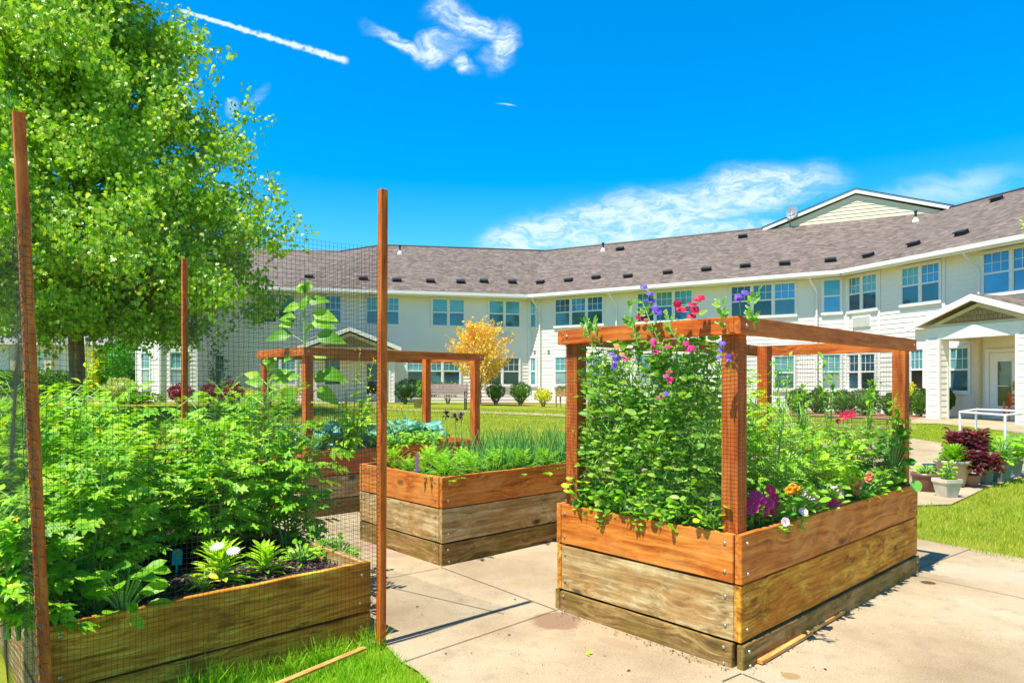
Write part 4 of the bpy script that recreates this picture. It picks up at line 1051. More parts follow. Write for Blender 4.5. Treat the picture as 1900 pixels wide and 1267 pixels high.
# daisies and herbs on the mulch
def rosette(x, y, z, n, leaf, mt, label, tpl=NARROW, nm='daisy_plant', cat='plant', up=(.3, 1.6), layers=3, group=None, rad=.03):
    e = empty(nm, (x, y, z), 0, label, cat, group); b = LB()
    for k in range(n):
        a = k*2.4+rng.uniform(-.3, .3); t = k/n
        b.add(tpl, (x+math.cos(a)*rad*(1-t), y+math.sin(a)*rad*(1-t), z+.12*t*leaf[1]/.12*.8), (math.cos(a), math.sin(a), lerp(up[0], up[1], t)+rng.uniform(-.15, .15)), (0, 0, 1), rng.uniform(*leaf)*(1-.35*t))
    b.build('foliage', mt, e); return e
def ray_z(px_, py_, z): Y = (EH-z)*F/(py_-HY); return P(px_, py_, Y)
p = ray_z(408, 1078, .37); e = rosette(p.x, p.y, .36, 70, (.12, .19), L_lime, 'shasta daisy clump with two white flowers on the mulch', up=(.15, 2.4))
fl = [P(402, 1012, p.y-.10), P(433, 1020, p.y-.11)]; flowers(e, fl, F_white, 'daisy', .036, faces=[(-.1, -.5, 1), (.1, -.5, 1)])
mb = MB()
for q in fl: mb.tube([Vector((p.x, p.y, .38)), q], .003, 4)
mb.build('flower_stem', stemM, e)
p = ray_z(492, 1062, .37); rosette(p.x, p.y, .36, 56, (.10, .16), L_lime, 'lime green daisy clump without flowers, right of the white daisies', up=(.15, 2.2))
for px_, py_, l_ in ((560, 1040, 'small bright herb clump on the mulch by the right boards'), (632, 1030, 'low green herb in the right corner of the low bed'), (600, 1022, 'small leafy herb behind the corner herb'), (375, 1090, 'tiny yellowish seedling near the front board')):
    p = ray_z(px_, py_, .37); broad(p.x, p.y, .35, 40 if px_ != 375 else 8, (.04, .065), .11, .13, L_tom if px_ != 375 else L_yel, l_, nm='herb_plant', tpl=OVAL)
# plant tag
p = ray_z(338, 1056, .37); mb = MB(); pr_ = [(-.022, 0), (.022, 0), (.022, .055)]+[(.022*math.cos(a), .055+.018*math.sin(a)) for a in np.linspace(.3, 2.84, 7)]+[(-.022, .055)]
for yy in (0, .003): mb.poly([(x, yy, z_) for x, z_ in (pr_ if yy == 0 else pr_[::-1])])
for i in range(len(pr_)): x0, z0_ = pr_[i]; x1, z1_ = pr_[(i+1) % len(pr_)]; mb.quad((x1, 0, z1_), (x0, 0, z0_), (x0, .003, z0_), (x1, .003, z1_))
mb.box(-.004, .004, .0005, .0025, -.06, .0)
o = mb.build('plant_tag', tealM); o.scale = (1.2, 1, 1.2); o.location = (p.x, p.y-.06, .41); o.rotation_euler = (-.15, 0, .2); tag(o, 'teal plastic plant tag with rounded top standing in the mulch', 'tag')
mb = MB(); mb.box(-.008, .008, -.0008, .0, .045, .061); q = mb.build('emblem', F_orange, o, local=True); 
# mulch chips
b = LB(); n = 2600; xy = rng.rand(n, 2); pp = np.array([tuple(loc(P4, .05+a*(P4X-.1), .05+c*.7, .365+rng.rand()*.012)) for a, c in xy]); b.add(T_small(.4, .05), pp, np.c_[rnd(n)[:, :2], rng.uniform(-.2, .2, n)], (0, 0, 1), rng.uniform(.02, .05, n))
chipM = leafmat('bark_chip', (.03,.02,.018), (.09,.06,.055), (.22,.16,.15), .0, .9, .1)
o = b.build('bark_chips', chipM); tag(o, 'dark bark chips scattered over the low bed', 'bark chips', kind='stuff')

# --- bed 2: onions, carrots
def onion(x, y, z, n, h, label):
    e = empty('onion_clump', (x, y, z), 0, label, 'onion plants', 'onion clumps in the middle bed'); b = LB(); mb = MB()
    for k in range(n):
        a = rng.uniform(0, 6.28); x0, y0 = x+rng.normal()*.05, y+rng.normal()*.05; L = h*rng.uniform(.55, 1.1); bend = rng.uniform(.1, .9)
        pts = arc((x0, y0, z), (math.cos(a)*.22, math.sin(a)*.22, 1), L, bend if rng.rand() > .2 else 2.6, 6); mb.tube(pts, [.0048, .0052, .005, .0045, .0038, .0025, .0008], 4, cap=False)
    mb.build('foliage', L_onion, e)
k = 0
wds = ['front edge', 'second row', 'third row', 'rear edge']
for j, yy in enumerate((.15, .42, .72, 1.02)):
    for i, xx in enumerate(np.linspace(.82, 2.35, 8)):
        p = loc(P2, xx+rng.uniform(-.05, .05), yy+rng.uniform(-.05, .05), .6)
        place = ['at its left end', 'second from the left', 'third from the left', 'fourth from the left', 'fifth from the left', 'third from the right', 'second from the right', 'at its right end'][i]
        onion(p.x, p.y, p.z, 20, .40, f'clump of onion leaves in the {wds[j]} of the middle bed, {place}')
for i, (xx, yy) in enumerate([(.15, .15), (.3, .4), (.15, .7), (.45, .2), (.6, .5), (.4, .75), (.2, 1.0), (.6, 1.0), (.7, .2), (.95, .3), (.95, .12), (1.2, .1)]):
    p = loc(P2, xx, yy, .6); rosette(p.x, p.y, .6, 34, (.14, .22) if i != 2 else (.1, .16), L_tom, ['feathery carrot top in the near corner', 'carrot top behind the near corner', 'low carrot top beside the coloured pinwheel stick', 'carrot top along the front board', 'carrot top left of the onions', 'carrot top in the middle left', 'carrot top by the rear board', 'carrot top at the rear left of the onions', 'carrot top in front of the onions', 'carrot top among the front onions', 'short carrot top against the front board', 'rightmost carrot top against the front board'][i]+' of the middle bed', tpl=FERN, nm='carrot_plant', cat='carrot plant', up=(.4, 2.2), group='carrot tops in the middle bed', rad=.06)
mb = MB(); p = loc(P2, .06, .42, 0); mb.box(p.x-.012, p.x+.012, p.y-.006, p.y+.006, .6, .83, mi=0); mb.box(p.x-.02, p.x+.0, p.y-.012, p.y-.006, .66, .70, mi=1)
o = mb.build('garden_stake', [flat('purple_stake_paint', (.30,.12,.30), .5), flat('blue_label_paint', (.03,.20,.75), .4)]); tag(o, 'short purple stake with a blue label in the left corner of the middle bed', 'stake')
# drooping onion leaves over the front board
mb = MB()
for px_, dz in ((1012, .45), (1030, .28)):
    t0 = 1.62 if px_ == 1012 else 1.76; p = loc(P2, t0, -.02, .69); pts = [loc(P2, t0-.05, .12, .72), loc(P2, t0, .03, .71), p-VV*.03, loc(P2, t0+.02, -.04, .69-dz*.5), loc(P2, t0+.03, -.03, .69-dz)]; mb.tube(pts, [.006, .007, .006, .005, .002], 4)
o = mb.build('onion_leaves', L_onion); tag(o, 'long onion leaves hanging over the outside of the middle bed', 'leaves')

# --- bed 3: kale, sunflowers, greens
kn = [(.35, .35, .30), (.75, .3, .26), (1.45, .55, .26), (1.7, .75, .28), (1.85, .45, .28), (2.05, .8, .24), (.2, .8, .3)]
for i, (a, c, s_) in enumerate(kn):
    p = loc(P3, a, c, .62); broad(p.x, p.y, p.z, 40, (.10, .16), .28, s_, L_kale, ['blue green kale at the left front of the farthest bed', 'kale right of the front frame post in the farthest bed', 'kale behind the pale celery leaves', 'kale in front of the rear frame post', 'pale blue kale right of the rear frame post', 'kale nearest the right frame post', 'kale at the left rear of the farthest bed'][i], nm='kale_plant', tpl=RUFF, cat='kale', group='kale plants in the farthest bed', up=1.0)
for i, (a, c) in enumerate([(.5, .12), (.9, .15), (1.2, .14), (1.5, .13), (1.75, .2), (.9, .5), (.65, .6), (1.1, .8)]):
    p = loc(P3, a, c, .62); broad(p.x, p.y, p.z, 70, (.06, .10), .20 if i < 5 else .42, .22, L_lime if i % 2 else L_tom, ['leafy green at the left front edge', 'bright green herb along the front edge', 'parsley along the middle of the front edge', 'yellowish herb along the front edge', 'herb at the right of the front edge', 'taller herb in the middle', 'taller herb by the left post', 'taller herb towards the rear'][i]+' of the farthest bed', nm='leafy_green', tpl=TOML, group='leafy greens in the farthest bed')
for i, (px_, py_) in enumerate([(828, 770), (845, 775), (856, 772)]):
    p = P(px_, py_, 8.3); e = empty('purple_seedling', (p.x, p.y, .62), 0, ['left dark purple seedling', 'middle dark purple seedling', 'right dark purple seedling'][i]+' by the right frame post', 'plant', 'purple seedlings'); mb = MB(); mb.tube([Vector((p.x, p.y, .62)), p], .006, 5); mb.build('stem', stemM, e)
    b = LB(); 
    for k in range(16): b.add(OVAL, tuple(p), tuple(rnd(1)[0]+np.array([0, 0, .5])), (0, 0, 1), .07)
    b.build('foliage', leafmat('purple_leaf', (.05,.03,.06), (.13,.08,.14), (.25,.18,.22), .2), e)
def sunflower(px_, ybase, ytip, Y, leaves, label, size=.26):
    p0 = P(px_, ybase, Y); p1 = P(px_+2, ytip, Y); e = empty('sunflower_plant', tuple(p0), 0, label, 'sunflower', 'young sunflowers'); mb = MB(); mb.tube([p0, p0.lerp(p1, .4)+Vector((.012, 0, 0)), p0.lerp(p1, .75), p1], [.014, .012, .010, .005], 6)
    b = LB()
    for lx, ly, dx, dy, s_ in leaves:
        p = P(lx, ly, Y+rng.uniform(-.06, .06)); a = P(px_, ly+14, Y); mb.tube([a, p], .005, 4)
        b.add(T_oval(.66, .12, .45, (.25, 1, .88, .5, 0)), tuple(p), (dx, rng.uniform(-.5, -.1), dy), (rng.uniform(-.2, .2), -.9, .5), s_*size)
    for k in range(10): b.add(T_oval(.7, .1, .3), tuple(p1+Vector(rng.uniform(-.03, .03, 3))), tuple(rnd(1)[0]+np.array([0, 0, 1.2])), (0, -1, .3), .10)
    mb.build('stem', stemM, e); b.build('foliage', L_tom if size > .2 else L_lime, e)
sunflower(563, 830, 540, 7.25, [(556,568,-1,-.1,.75),(572,560,1,.25,.8),(548,590,-1,.1,.7),(582,580,1,-.15,1),(545,602,-.9,.1,.6),(580,598,1,-.05,.9),(540,620,-1,-.05,1),(590,622,1,-.1,1.1),(560,575,.2,1,.6),(570,612,.6,.5,.6),(598,690,1,-.2,1),(590,722,.9,-.5,1),(552,650,-.6,-.4,.7),(575,655,.9,.0,.9),(545,720,-.6,-.8,.9),(583,700,1,.1,.9)], 'tallest sunflower with big heart shaped leaves rising above the rear frame')
sunflower(496, 830, 676, 7.7, [(505,700,1,.6,.8),(488,712,-1,.3,.8),(512,706,1,.4,1.0),(482,700,-1,.4,.7),(500,690,.3,1,.7),(518,730,1,-.6,.9),(489,735,-1,-.3,.8)], 'shorter sunflower beside the left posts of the rear frame')
# bolted brassica with yellow flowers
e = empty('flowering_mustard', tuple(P(655, 830, 7.4)), 0, 'tall bolted mustard with small yellow flowers near the middle post', 'plant'); mb = MB(); b = LB(); f = LB()
base = P(652, 830, 7.4)
for k in range(7):
    top = P(655+rng.uniform(-30, 40), 640+rng.uniform(0, 110), 7.4+rng.uniform(-.15, .15)); mid = base.lerp(top, .5)+Vector((rng.uniform(-.03, .03), 0, 0)); mb.tube([base, mid, top], [.008, .006, .003], 5)
    for q in range(26): t = rng.uniform(.1, .9); p = base.lerp(top, t); b.add(TOML if t < .6 else SMALL, tuple(p), tuple(rnd(1)[0]+np.array([0, 0, .4])), (0, 0, 1), lerp(.16, .05, t))
    for q in range(5): p = top+Vector(rng.normal(size=3)*.02); [f.add(SMALL, tuple(p), tuple(rnd(1)[0]), (0, -1, .4), .014) for _ in range(4)]
mb.build('stem', stemM, e); b.build('foliage', L_lime, e); f.build('blossom', F_yellow, e)
e = empty('yellow_dill', tuple(P(758, 800, 8.2)), 0, 'thin dill stalk with a yellow head against the far lawn', 'plant'); mb = MB(); b = LB()
for px_, py_ in ((758, 741), (733, 755), (744, 757)): mb.tube([P(755, 800, 8.2), P(px_, py_, 8.2)], .004, 4); [b.add(SMALL, tuple(P(px_, py_, 8.2)), tuple(rnd(1)[0]+np.array([0, 0, .5])), (0, 0, 1), .03) for _ in range(14)]
mb.build('stem', stemM, e); b.build('blossom', F_yellow, e)

# --- bed 1: sweet peas climbing the sunny end
def nrm(v): v = np.asarray(v, float); return v/np.linalg.norm(v)
def vine(Pb, x, y, z0, h, label, dens=1.0, top=True, out=.05, nm='sweet_pea_vine', group='sweet pea vines on the near frame', face=True, lt=L_pea):
    p0 = loc(Pb, x, y, z0); e = empty(nm, tuple(p0), 0, label, 'sweet pea', group); mb = MB(); b = LB()
    outd = -U if face else -VV; side = VV if face else U
    for s in range(4):
        pts = [p0.copy()]; p = p0+side*rng.uniform(-.05, .05); n = 16; ph = rng.uniform(0, 6)
        hh = h*rng.uniform(.8, 1.05) if s else h
        for i in range(n): pts.append(p+UZ_*(hh*(i+1)/n)+side*(.035*math.sin(ph+i*.8)+rng.uniform(-.015, .015))+outd*(rng.uniform(-.02, out)+.02*math.sin(ph*2+i)))
        mb.tube(pts, [.0042*(1-.4*i/n) for i in range(n+1)], 4, cap=False)
        m_ = int(58*dens*hh)
        for k in range(m_):
            t = ((k+rng.rand())/m_)**1.45*n; i = min(int(t), n-1); q = pts[i].lerp(pts[i+1], t-i)
            yy_ = (q-P1).dot(VV); pat = math.sin(yy_*23+q.z*9)+math.sin(q.z*17-yy_*11+1)+.8*math.sin(yy_*41+q.z*31)
            if pat < -.55 and rng.rand() < .8: continue
            a = rng.uniform(-1, 1)*1.6; dd = (side*math.sin(a)+outd*abs(math.cos(a))*rng.uniform(.2, 1)+UZ_*rng.uniform(-.2, .9)).normalized()
            st = q+dd*rng.uniform(.02, .07)
            if k % 3 == 0: mb.tube([q, st], .0015, 3, cap=False)
            sz = rng.uniform(.030, .066)
            w_ = dd.cross(UZ_); w_ = w_.normalized() if w_.length > .01 else side
            for sg in (-1, 1): b.add(PEA, tuple(st), tuple(dd*.6+w_*sg), tuple(outd*.5+UZ_*.5+Vector(rng.uniform(-1.2, 1.2, 3))), sz*rng.uniform(.6, 1.25))
            if k % 2 == 0: b.add(NARROW if k % 4 else SMALL, tuple(q), tuple(rnd(1)[0]), tuple(outd), sz*.6)
            if k % 5 == 0:   # tendril
                c = st; tp = [c]; 
                for j in range(5): c = c+dd*.014+UZ_*.006*math.cos(j*1.6+a)+w_*.006*math.sin(j*1.6); tp.append(c)
                mb.tube(tp, .0009, 3, cap=False)
    mb.build('stem', stemM, e); b.build('foliage', lt, e); return e
names = ['against the left end post', 'beside the left end post', 'left of the middle', 'just left of the middle', 'in the middle', 'just right of the middle', 'right of the middle', 'beside the near corner post', 'against the near corner post']
ys = np.linspace(P1Y-.20, .20, 17)
for i, y_ in enumerate(ys):
    nm_ = names[min(i//2, 8)]; h_ = [1.10, .98, 1.0, 1.08, 1.0, 1.05, 1.12, 1.0, 1.08, 1.02, 1.05, .98, 1.1, 1.05, 1.14, 1.05, 1.0][i]
    vine(P1, rng.uniform(.05, .12) if i % 2 else rng.uniform(.13, .22), y_, .6, h_, f'sweet pea vine {nm_}, '+('growing just inside the net' if i % 2 == 0 else 'growing on the outer side')+('' if i % 4 < 2 else ', slightly taller'), dens=1.25 if i % 2 else 1.05)
# low growth at the foot of the vines
for i, y_ in enumerate(np.linspace(P1Y-.15, .2, 6)):
    p = loc(P1, .09, y_, .6); broad(p.x, p.y, p.z, 44, (.035, .06), .22, .15, L_lime if i == 0 else L_tom, ['yellowish seedlings by the left end post', 'low leaves at the foot of the second group of sweet peas', 'low leaves at the foot of the middle sweet peas', 'low leaves right of the middle sweet peas', 'pale low leaves near the corner post', 'low leaves at the near corner post'][i], nm='low_seedling', tpl=ROUND, group='seedlings at the foot of the sweet peas')
# shoots rising above the rail
pl0 = loc(P1, -.03, 0, 0); 
def onface(px_, py_, o=0): return ray_plane(px_, py_, pl0-U*o, U)
for (bx, by, tx, ty, l_) in ((1100, 640, 1085, 597, 'left'), (1115, 640, 1102, 600, 'second'), (1185, 645, 1166, 562, 'third'), (1230, 650, 1192, 560, 'fourth'), (1262, 640, 1240, 585, 'fifth'), (1345, 610, 1340, 552, 'sixth'), (1400, 610, 1405, 540, 'rightmost')):
    a, c = onface(bx, by, .0), onface(tx, ty, .02); e = empty('sweet_pea_shoot', tuple(a), 0, f'{l_} of the seven sweet pea shoots rising above the near top rail', 'sweet pea', 'sweet pea shoots above the rail')
    mb = MB(); mid = a.lerp(c, .5)+VV*rng.uniform(-.012, .012)-U*.02; mb.tube([a, mid, c], [.0035, .003, .0015], 4); b = LB()
    for k in range(22):
        t = rng.rand(); q = a.lerp(mid, t*2) if t < .5 else mid.lerp(c, t*2-1); dd = VV*rng.uniform(-1, 1)+UZ_*rng.uniform(.1, 1)-U*rng.uniform(0, .6)
        b.add(PEA, tuple(q+dd*.012), tuple(dd), tuple(-U+UZ_*.3), rng.uniform(.025, .048))
    mb.build('stem', stemM, e); b.build('foliage', L_pea, e)
def cluster(label, m_, pts, r, kind='pea', cat='flower', group=None, base=None, o=.05, nm='sweet_pea_flower', fn=onface):
    P0 = [fn(x, y, o+rng.uniform(-.01, .01)) for x, y in pts]; e = empty(nm, tuple(P0[0]), 0, label, cat, group)
    flowers(e, P0, m_, kind, r, 'petal', faces=[tuple((-U*.6-VV*.5+UZ_*rng.uniform(-.2, .6)+Vector(rng.uniform(-.3, .3, 3))).normalized()) for _ in P0])
    if len(P0) > 1:
        mb = MB(); lo = min(P0, key=lambda q: q.z); mb.tube([lo-UZ_*.07+U*.02]+sorted([q+U*.01 for q in P0], key=lambda q: q.z), .0016, 4, cap=False); mb.build('stem', stemM, e)
    return e
SP = 'sweet pea flowers'
cluster('violet sweet pea blooms highest above the rail, left of the crimson ones', F_purple, [(1195,535),(1208,546),(1203,556),(1212,560),(1215,576),(1222,583)], .028, group=SP)
cluster('crimson sweet pea blooms above the middle of the rail', F_red, [(1258,570),(1264,578),(1287,566),(1296,558),(1290,580),(1283,590),(1301,556)], .032, group=SP)
cluster('violet sweet pea blooms above the near corner post', F_purple, [(1374,552),(1386,546),(1370,558)], .027, group=SP, o=.0)
cluster('orange pink sweet pea buds above the rail near its left half', [F_peach, F_red], [(1191,586),(1185,592),(1199,598)], .020, group=SP)
cluster('violet sweet pea blooms hanging below the rail near the left post', F_purple, [(1136,660),(1142,670),(1138,682),(1148,664)], .026, group=SP)
cluster('mixed peach and pink sweet pea blooms below the rail at left', [F_peach, F_pink, F_pale], [(1155,660),(1162,668),(1168,645),(1146,646)], .022, group=SP)
cluster('magenta sweet pea blooms below the middle of the rail', F_pink, [(1212,640),(1217,655),(1238,645),(1215,632)], .022, group=SP)
cluster('magenta sweet pea pair right of the middle below the rail', F_pink, [(1274,640),(1284,648),(1278,652)], .022, group=SP)
cluster('magenta sweet pea blooms in the upper middle of the vines', F_pink, [(1241,690),(1238,700),(1243,708)], .024, group=SP)
cluster('small lilac sweet pea blooms in the centre of the vines', [F_purple, F_pink], [(1236,733),(1226,738)], .020, group=SP)
cluster('violet sweet pea blooms beside the near corner post below the rail', F_purple, [(1340,640),(1339,652),(1336,664),(1352,666)], .022, group=SP)

# airy tomato/bean plants and flowers inside bed 1
seen = [('rear left', .35, .95, .80), ('behind the sweet peas', .55, .55, .72), ('rear middle', .95, .95, .70), ('middle', 1.15, .6, .62), ('front middle', .95, .3, .48), ('rear right', 1.6, .9, .52), ('middle right', 1.7, .5, .42), ('front right', 1.45, .25, .34), ('right', 2.1, .7, .40), ('far right', 2.3, .35, .36)]
for i, (l_, a, c, h_) in enumerate(seen):
    p = loc(P1, a, c, .6); tomato(p.x, p.y, p.z, h_*1.36, .40, n=170, leaf=(.07, .12), mt=[L_tom, L_pea, L_tom, L_lime][i % 4], label=f'bushy flowering plant at the {l_} of the near bed' if l_ != 'behind the sweet peas' else 'bushy flowering plant right behind the sweet peas', nm='flower_bush', cat='plant', group='bushy plants in the near bed', tpl=TOMATO if i % 2 else FERN, flw=4)
# taller stems
for i, (px_, py_, Y) in enumerate(((1440, 655, 4.6), (1530, 655, 5.0), (1600, 690, 5.2), (1658, 740, 4.95), (1480, 700, 4.7))):
    base = P(px_+10, 830, Y); e = empty('tall_stem_plant', tuple(base), 0, ['leftmost tall leafy stem behind the near corner post', 'branching tall stem in the middle of the near frame opening', 'arching stem left of the right frame post', 'leafy stem climbing the right frame post', 'tall leafy stem between the corner post and the branching one'][i], 'plant', 'tall stems in the near bed'); mb = MB(); b = LB()
    for k in range(3):
        top = P(px_+rng.uniform(-28, 28), py_+rng.uniform(0, 30), Y+rng.uniform(-.1, .1)); mid = base.lerp(top, .5)+Vector((rng.uniform(-.03, .03), 0, .02)); mb.tube([base, mid, top], [.005, .004, .002], 4)
        for q in range(34): t = rng.rand(); p = base.lerp(mid, t*2) if t < .5 else mid.lerp(top, t*2-1); d_ = rnd(1)[0]+np.array([0, 0, .2]); b.add(OVAL if i % 2 else TOML, tuple(p+Vector(d_)*.03), tuple(d_), (0, 0, 1), rng.uniform(.03, .065))
    mb.build('stem', stemM, e); b.build('foliage', L_tom, e)
pr1 = loc(P1, 0, .10, 0)
def onrim(px_, py_, o=0): return ray_plane(px_, py_, pr1-VV*o, VV)
def rim(label, m_, pts, r, kind='disc', nm='petunia', o=0, leaves=True):
    P0 = [onrim(x, y-4, o+.045) for x, y in pts]; e = empty(nm, tuple(P0[0]-UZ_*.05), 0, label, 'flower', 'flowers in the near bed')
    flowers(e, P0, m_, kind, r, 'petal', faces=[(rng.uniform(-.5, .1), -1, rng.uniform(.2, 1.2)) for _ in P0]); mb = MB(); b = LB()
    for q in P0:
        g = Vector((q.x+rng.uniform(-.03, .03), q.y+.05, .6)); mb.tube([g, q], .003, 4, cap=False)
        if leaves:
            for k in range(12): a = rng.uniform(0, 6.28); b.add(OVAL, tuple(g.lerp(q, rng.rand()*.9)), (math.cos(a), math.sin(a)-.3, rng.uniform(-.1, .5)), (0, 0, 1), rng.uniform(.035, .06))
    mb.build('stem', stemM, e)
    if leaves: b.build('foliage', L_tom, e)
rim('deep magenta petunias beside the foot of the near corner post', F_pink, [(1403,922),(1410,930),(1398,936),(1425,938),(1416,950),(1395,946)], .034)
rim('purplish magenta petunias right of the corner post petunias', petal('violet_pink_petal', (.85,.01,.12), (.98,.05,.24)), [(1437,926),(1444,942),(1430,912),(1432,955)], .028)
rim('orange marigolds near the middle of the front long side', F_orange, [(1471,908),(1478,912),(1465,914)], .026, 'dahlia', 'marigold')
rim('white and pink petunias behind the rim, left pair', F_pale, [(1500,921),(1508,926)], .032)
rim('pale pink petunias behind the rim, right of the middle', F_pale, [(1550,912),(1556,918)], .032)
rim('bright magenta petunias at the middle of the rim', F_pink, [(1548,937),(1524,935),(1556,934)], .034, o=.03)
rim('lilac white petunia hanging over the rim', F_pale, [(1491,952),(1458,972)], .024, o=.10)
rim('peach begonia blooms near the right of the rim', F_peach, [(1586,914),(1582,897),(1590,899)], .036, 'dahlia', 'begonia')
rim('small coral blooms beside the right part of the rim', F_peach, [(1614,886),(1611,893)], .028, 'dahlia', 'begonia')
rim('crimson cosmos bloom standing above the right foliage', F_red, [(1574,772),(1566,775),(1580,771)], .035, 'disc', 'cosmos', o=-.45, leaves=False)
rim('small red blooms scattered in the right foliage', F_red, [(1556,785),(1512,832),(1575,838),(1470,830)], .02, 'disc', 'cosmos', o=-.35, leaves=False)
for i, (a, c) in enumerate([(.5, .14), (.85, .12), (1.2, .13), (1.55, .14), (1.9, .13), (2.2, .13), (2.4, .2)]):
    p = loc(P1, a, c, .6); broad(p.x, p.y, p.z, 80, (.04, .075), .2, .2, [L_dark, L_tom, L_pea][i % 3], ['leafy petunia clump at the foot of the near corner post', 'leafy petunia clump, second from the corner post', 'leafy clump in the middle of the rim', 'begonia leaves right of the middle of the rim', 'begonia leaves near the right end of the rim', 'nasturtium leaves near the right frame post', 'nasturtium leaves at the far corner of the rim'][i], nm='leafy_clump', tpl=ROUND if i > 4 else OVAL, group='leafy clumps along the rim of the near bed')
# nasturtium leaves climbing the right post and the round leaf beyond the rim
p = P(1655, 870, 4.95); broad(p.x, p.y, .64, 60, (.05, .085), .42, .12, L_dark, 'dark nasturtium vine climbing the right frame post', nm='nasturtium_vine', tpl=ROUND)
p = P(1700, 901, 4.9); b = LB(); b.add((lambda n=14: (np.array([(0, 0, 0)]+[(math.cos(a)*.5, math.sin(a)*.5, .03*math.sin(3*a)) for a in np.linspace(0, 2*math.pi, n, endpoint=False)]), np.array([(0, 1+i, 1+(i+1) % n) for i in range(n)])))(), tuple(p), (0, .3, 1), (-.1, -1, .3), .085); o = b.build('nasturtium_leaf', leafmat('round_leaf', (.2,.5,.08), (.22,.55,.1), (.25,.6,.12), .4)); tag(o, 'single round bright nasturtium leaf sticking out past the end of the near bed', 'leaf')
mb = MB(); mb.tube([p, loc(P1, P1X-.06, .1, .66)], .003, 4); o2 = mb.build('stem', stemM, o)

# ------------------------------------------------------------------ shrubs and background
def shrub(nm, label, px0, px1, ptop, pbot, Y, mt, leaf=.09, n=1500, cat='shrub', group=None, shape=1.0, taper=.0, zb=None, tpl=SMALL, core=True):
    cx = (px0+px1)/2; p = P(cx, (ptop+pbot)/2, Y); rx = (px1-px0)/2/F*Y; z1 = EH-(ptop-HY)/F*Y; z0 = EH-(pbot-HY)/F*Y if zb is None else zb; g_ = gz(p.x, Y)
    z0 = min(z0, g_+.25); rz = (z1-z0)/2; zc = (z1+z0)/2; e = empty(nm, (p.x, Y, g_), 0, label, cat, group)
    d = rnd(n); lump = 1+.10*np.sin(d[:, 0]*7+px0)*np.sin(d[:, 1]*6+px1)+.08*np.sin(d[:, 2]*9+px0); rr = (rng.uniform(.72, 1.0, n)**.6)*lump
    w = 1-taper*np.clip(-d[:, 2], 0, 1)
    pos = np.c_[d[:, 0]*rx*rr*w, d[:, 1]*rx*rr*w, np.sign(d[:, 2])*np.abs(d[:, 2])**shape*rz*rr]+np.array([p.x, Y, zc])
    b = LB(); b.add(tpl, pos, d+rnd(n)*.7+np.array([0, 0, .35]), rnd(n)*.5+d, rng.uniform(.7, 1.3, n)*leaf); b.build('foliage', mt, e)
    mb = MB()
    for k in range(6): a = k*1.05; mb.tube([(p.x+.03*math.cos(a), Y+.03*math.sin(a), g_-.05), (p.x+rx*.5*math.cos(a), Y+rx*.5*math.sin(a), zc)], [.025, .012], 5)
    if core:
        m2 = MB(); ring = [(0, -.62)]+[(math.cos(t)*.66, math.sin(t)*.66) for t in np.linspace(-1.3, 1.5, 8)]+[(0, .66)]; m2.lathe([(r_*rx, z_*rz) for r_, z_ in ring], (p.x, Y, zc), 14); m2.build('foliage_core', mt, e, smooth=True)  # smooth solid core in leaf colour, added to fill the bush
    mb.build('trunk', trunkG, e); return e
RB = 'red barberry bushes'; BX = 'rounded bushes along the building'
shrub('barberry_bush', 'dark red barberry bush at the left, under the wing window', 313, 356, 713, 746, 27.5, L_barb, .07, 1500, group=RB, taper=.3)
shrub('barberry_bush', 'dark red barberry bush in the middle of the three', 372, 412, 714, 748, 27.5, L_barb, .07, 1500, group=RB, taper=.3)
shrub('barberry_bush', 'dark red barberry bush at the right, the tallest and brightest', 407, 451, 709, 748, 27, L_barb, .07, 1700, group=RB, taper=.35)
shrub('golden_shrub', 'small golden shrub left of the front frame post of the far bed', 450, 476, 721, 744, 29, L_yel, .06, 700, group='golden shrubs')
shrub('golden_shrub', 'golden shrub between the posts of the far bed', 518, 556, 716, 742, 29.5, L_yel, .07, 900, group='golden shrubs')
shrub('golden_shrub', 'bright yellow shrub right of the white downspout', 992, 1024, 722, 747, 29.5, L_yel, .07, 1000, group='golden shrubs')
shrub('variegated_shrub', 'pale variegated shrub under the tree, left of the wing', 195, 252, 703, 738, 28, L_var, .09, 1500)
shrub('low_shrub', 'low brownish green shrub in front of the wing corner', 200, 300, 728, 748, 27, L_bush, .08, 1500)
shrub('round_shrub', 'dark clipped ball shrub right of the left porch', 733, 771, 704, 744, 30.5, leafmat('dark_yew', (.012,.05,.015), (.03,.09,.02), (.06,.14,.03), .1), .06, 2200, group=BX)
shrub('hosta_plant', 'leafy hosta behind the pot left of the bench', 766, 808, 706, 742, 31.5, L_bush, .12, 600, group=None, tpl=OVAL)
shrub('hedge_plant', 'low green plant just behind the bench', 812, 850, 709, 725, 32, L_bush, .09, 500)
shrub('round_shrub', 'rounded bush right of the orange maple', 903, 937, 711, 745, 31, L_bush, .07, 1500, group=BX, taper=.5)
shrub('round_shrub', 'larger rounded bush left of the yellow shrub', 946, 985, 709, 746, 30.5, L_bush, .07, 1900, group=BX, taper=.5)
for px0, px1, pt, pb, Y, l_ in ((1462, 1500, 722, 764, 25, 'behind the tall stems of the near bed'), (1500, 1536, 721, 765, 25, 'second from the left under the wide window'), (1543, 1583, 724, 766, 24.5, 'third from the left under the wide window'), (1578, 1634, 723, 769, 24, 'largest, under the right end of the wide window'), (1637, 1672, 729, 768, 24, 'half hidden by the right frame post'), (1690, 1724, 724, 770, 23.2, 'against the left of the porch column'), (1746, 1768, 722, 755, 23.6, 'just right of the porch column')):
    shrub('boxwood_bush', 'rounded green bush '+l_, px0, px1, pt, pb, Y, L_bush, .07, 2000, group=BX)
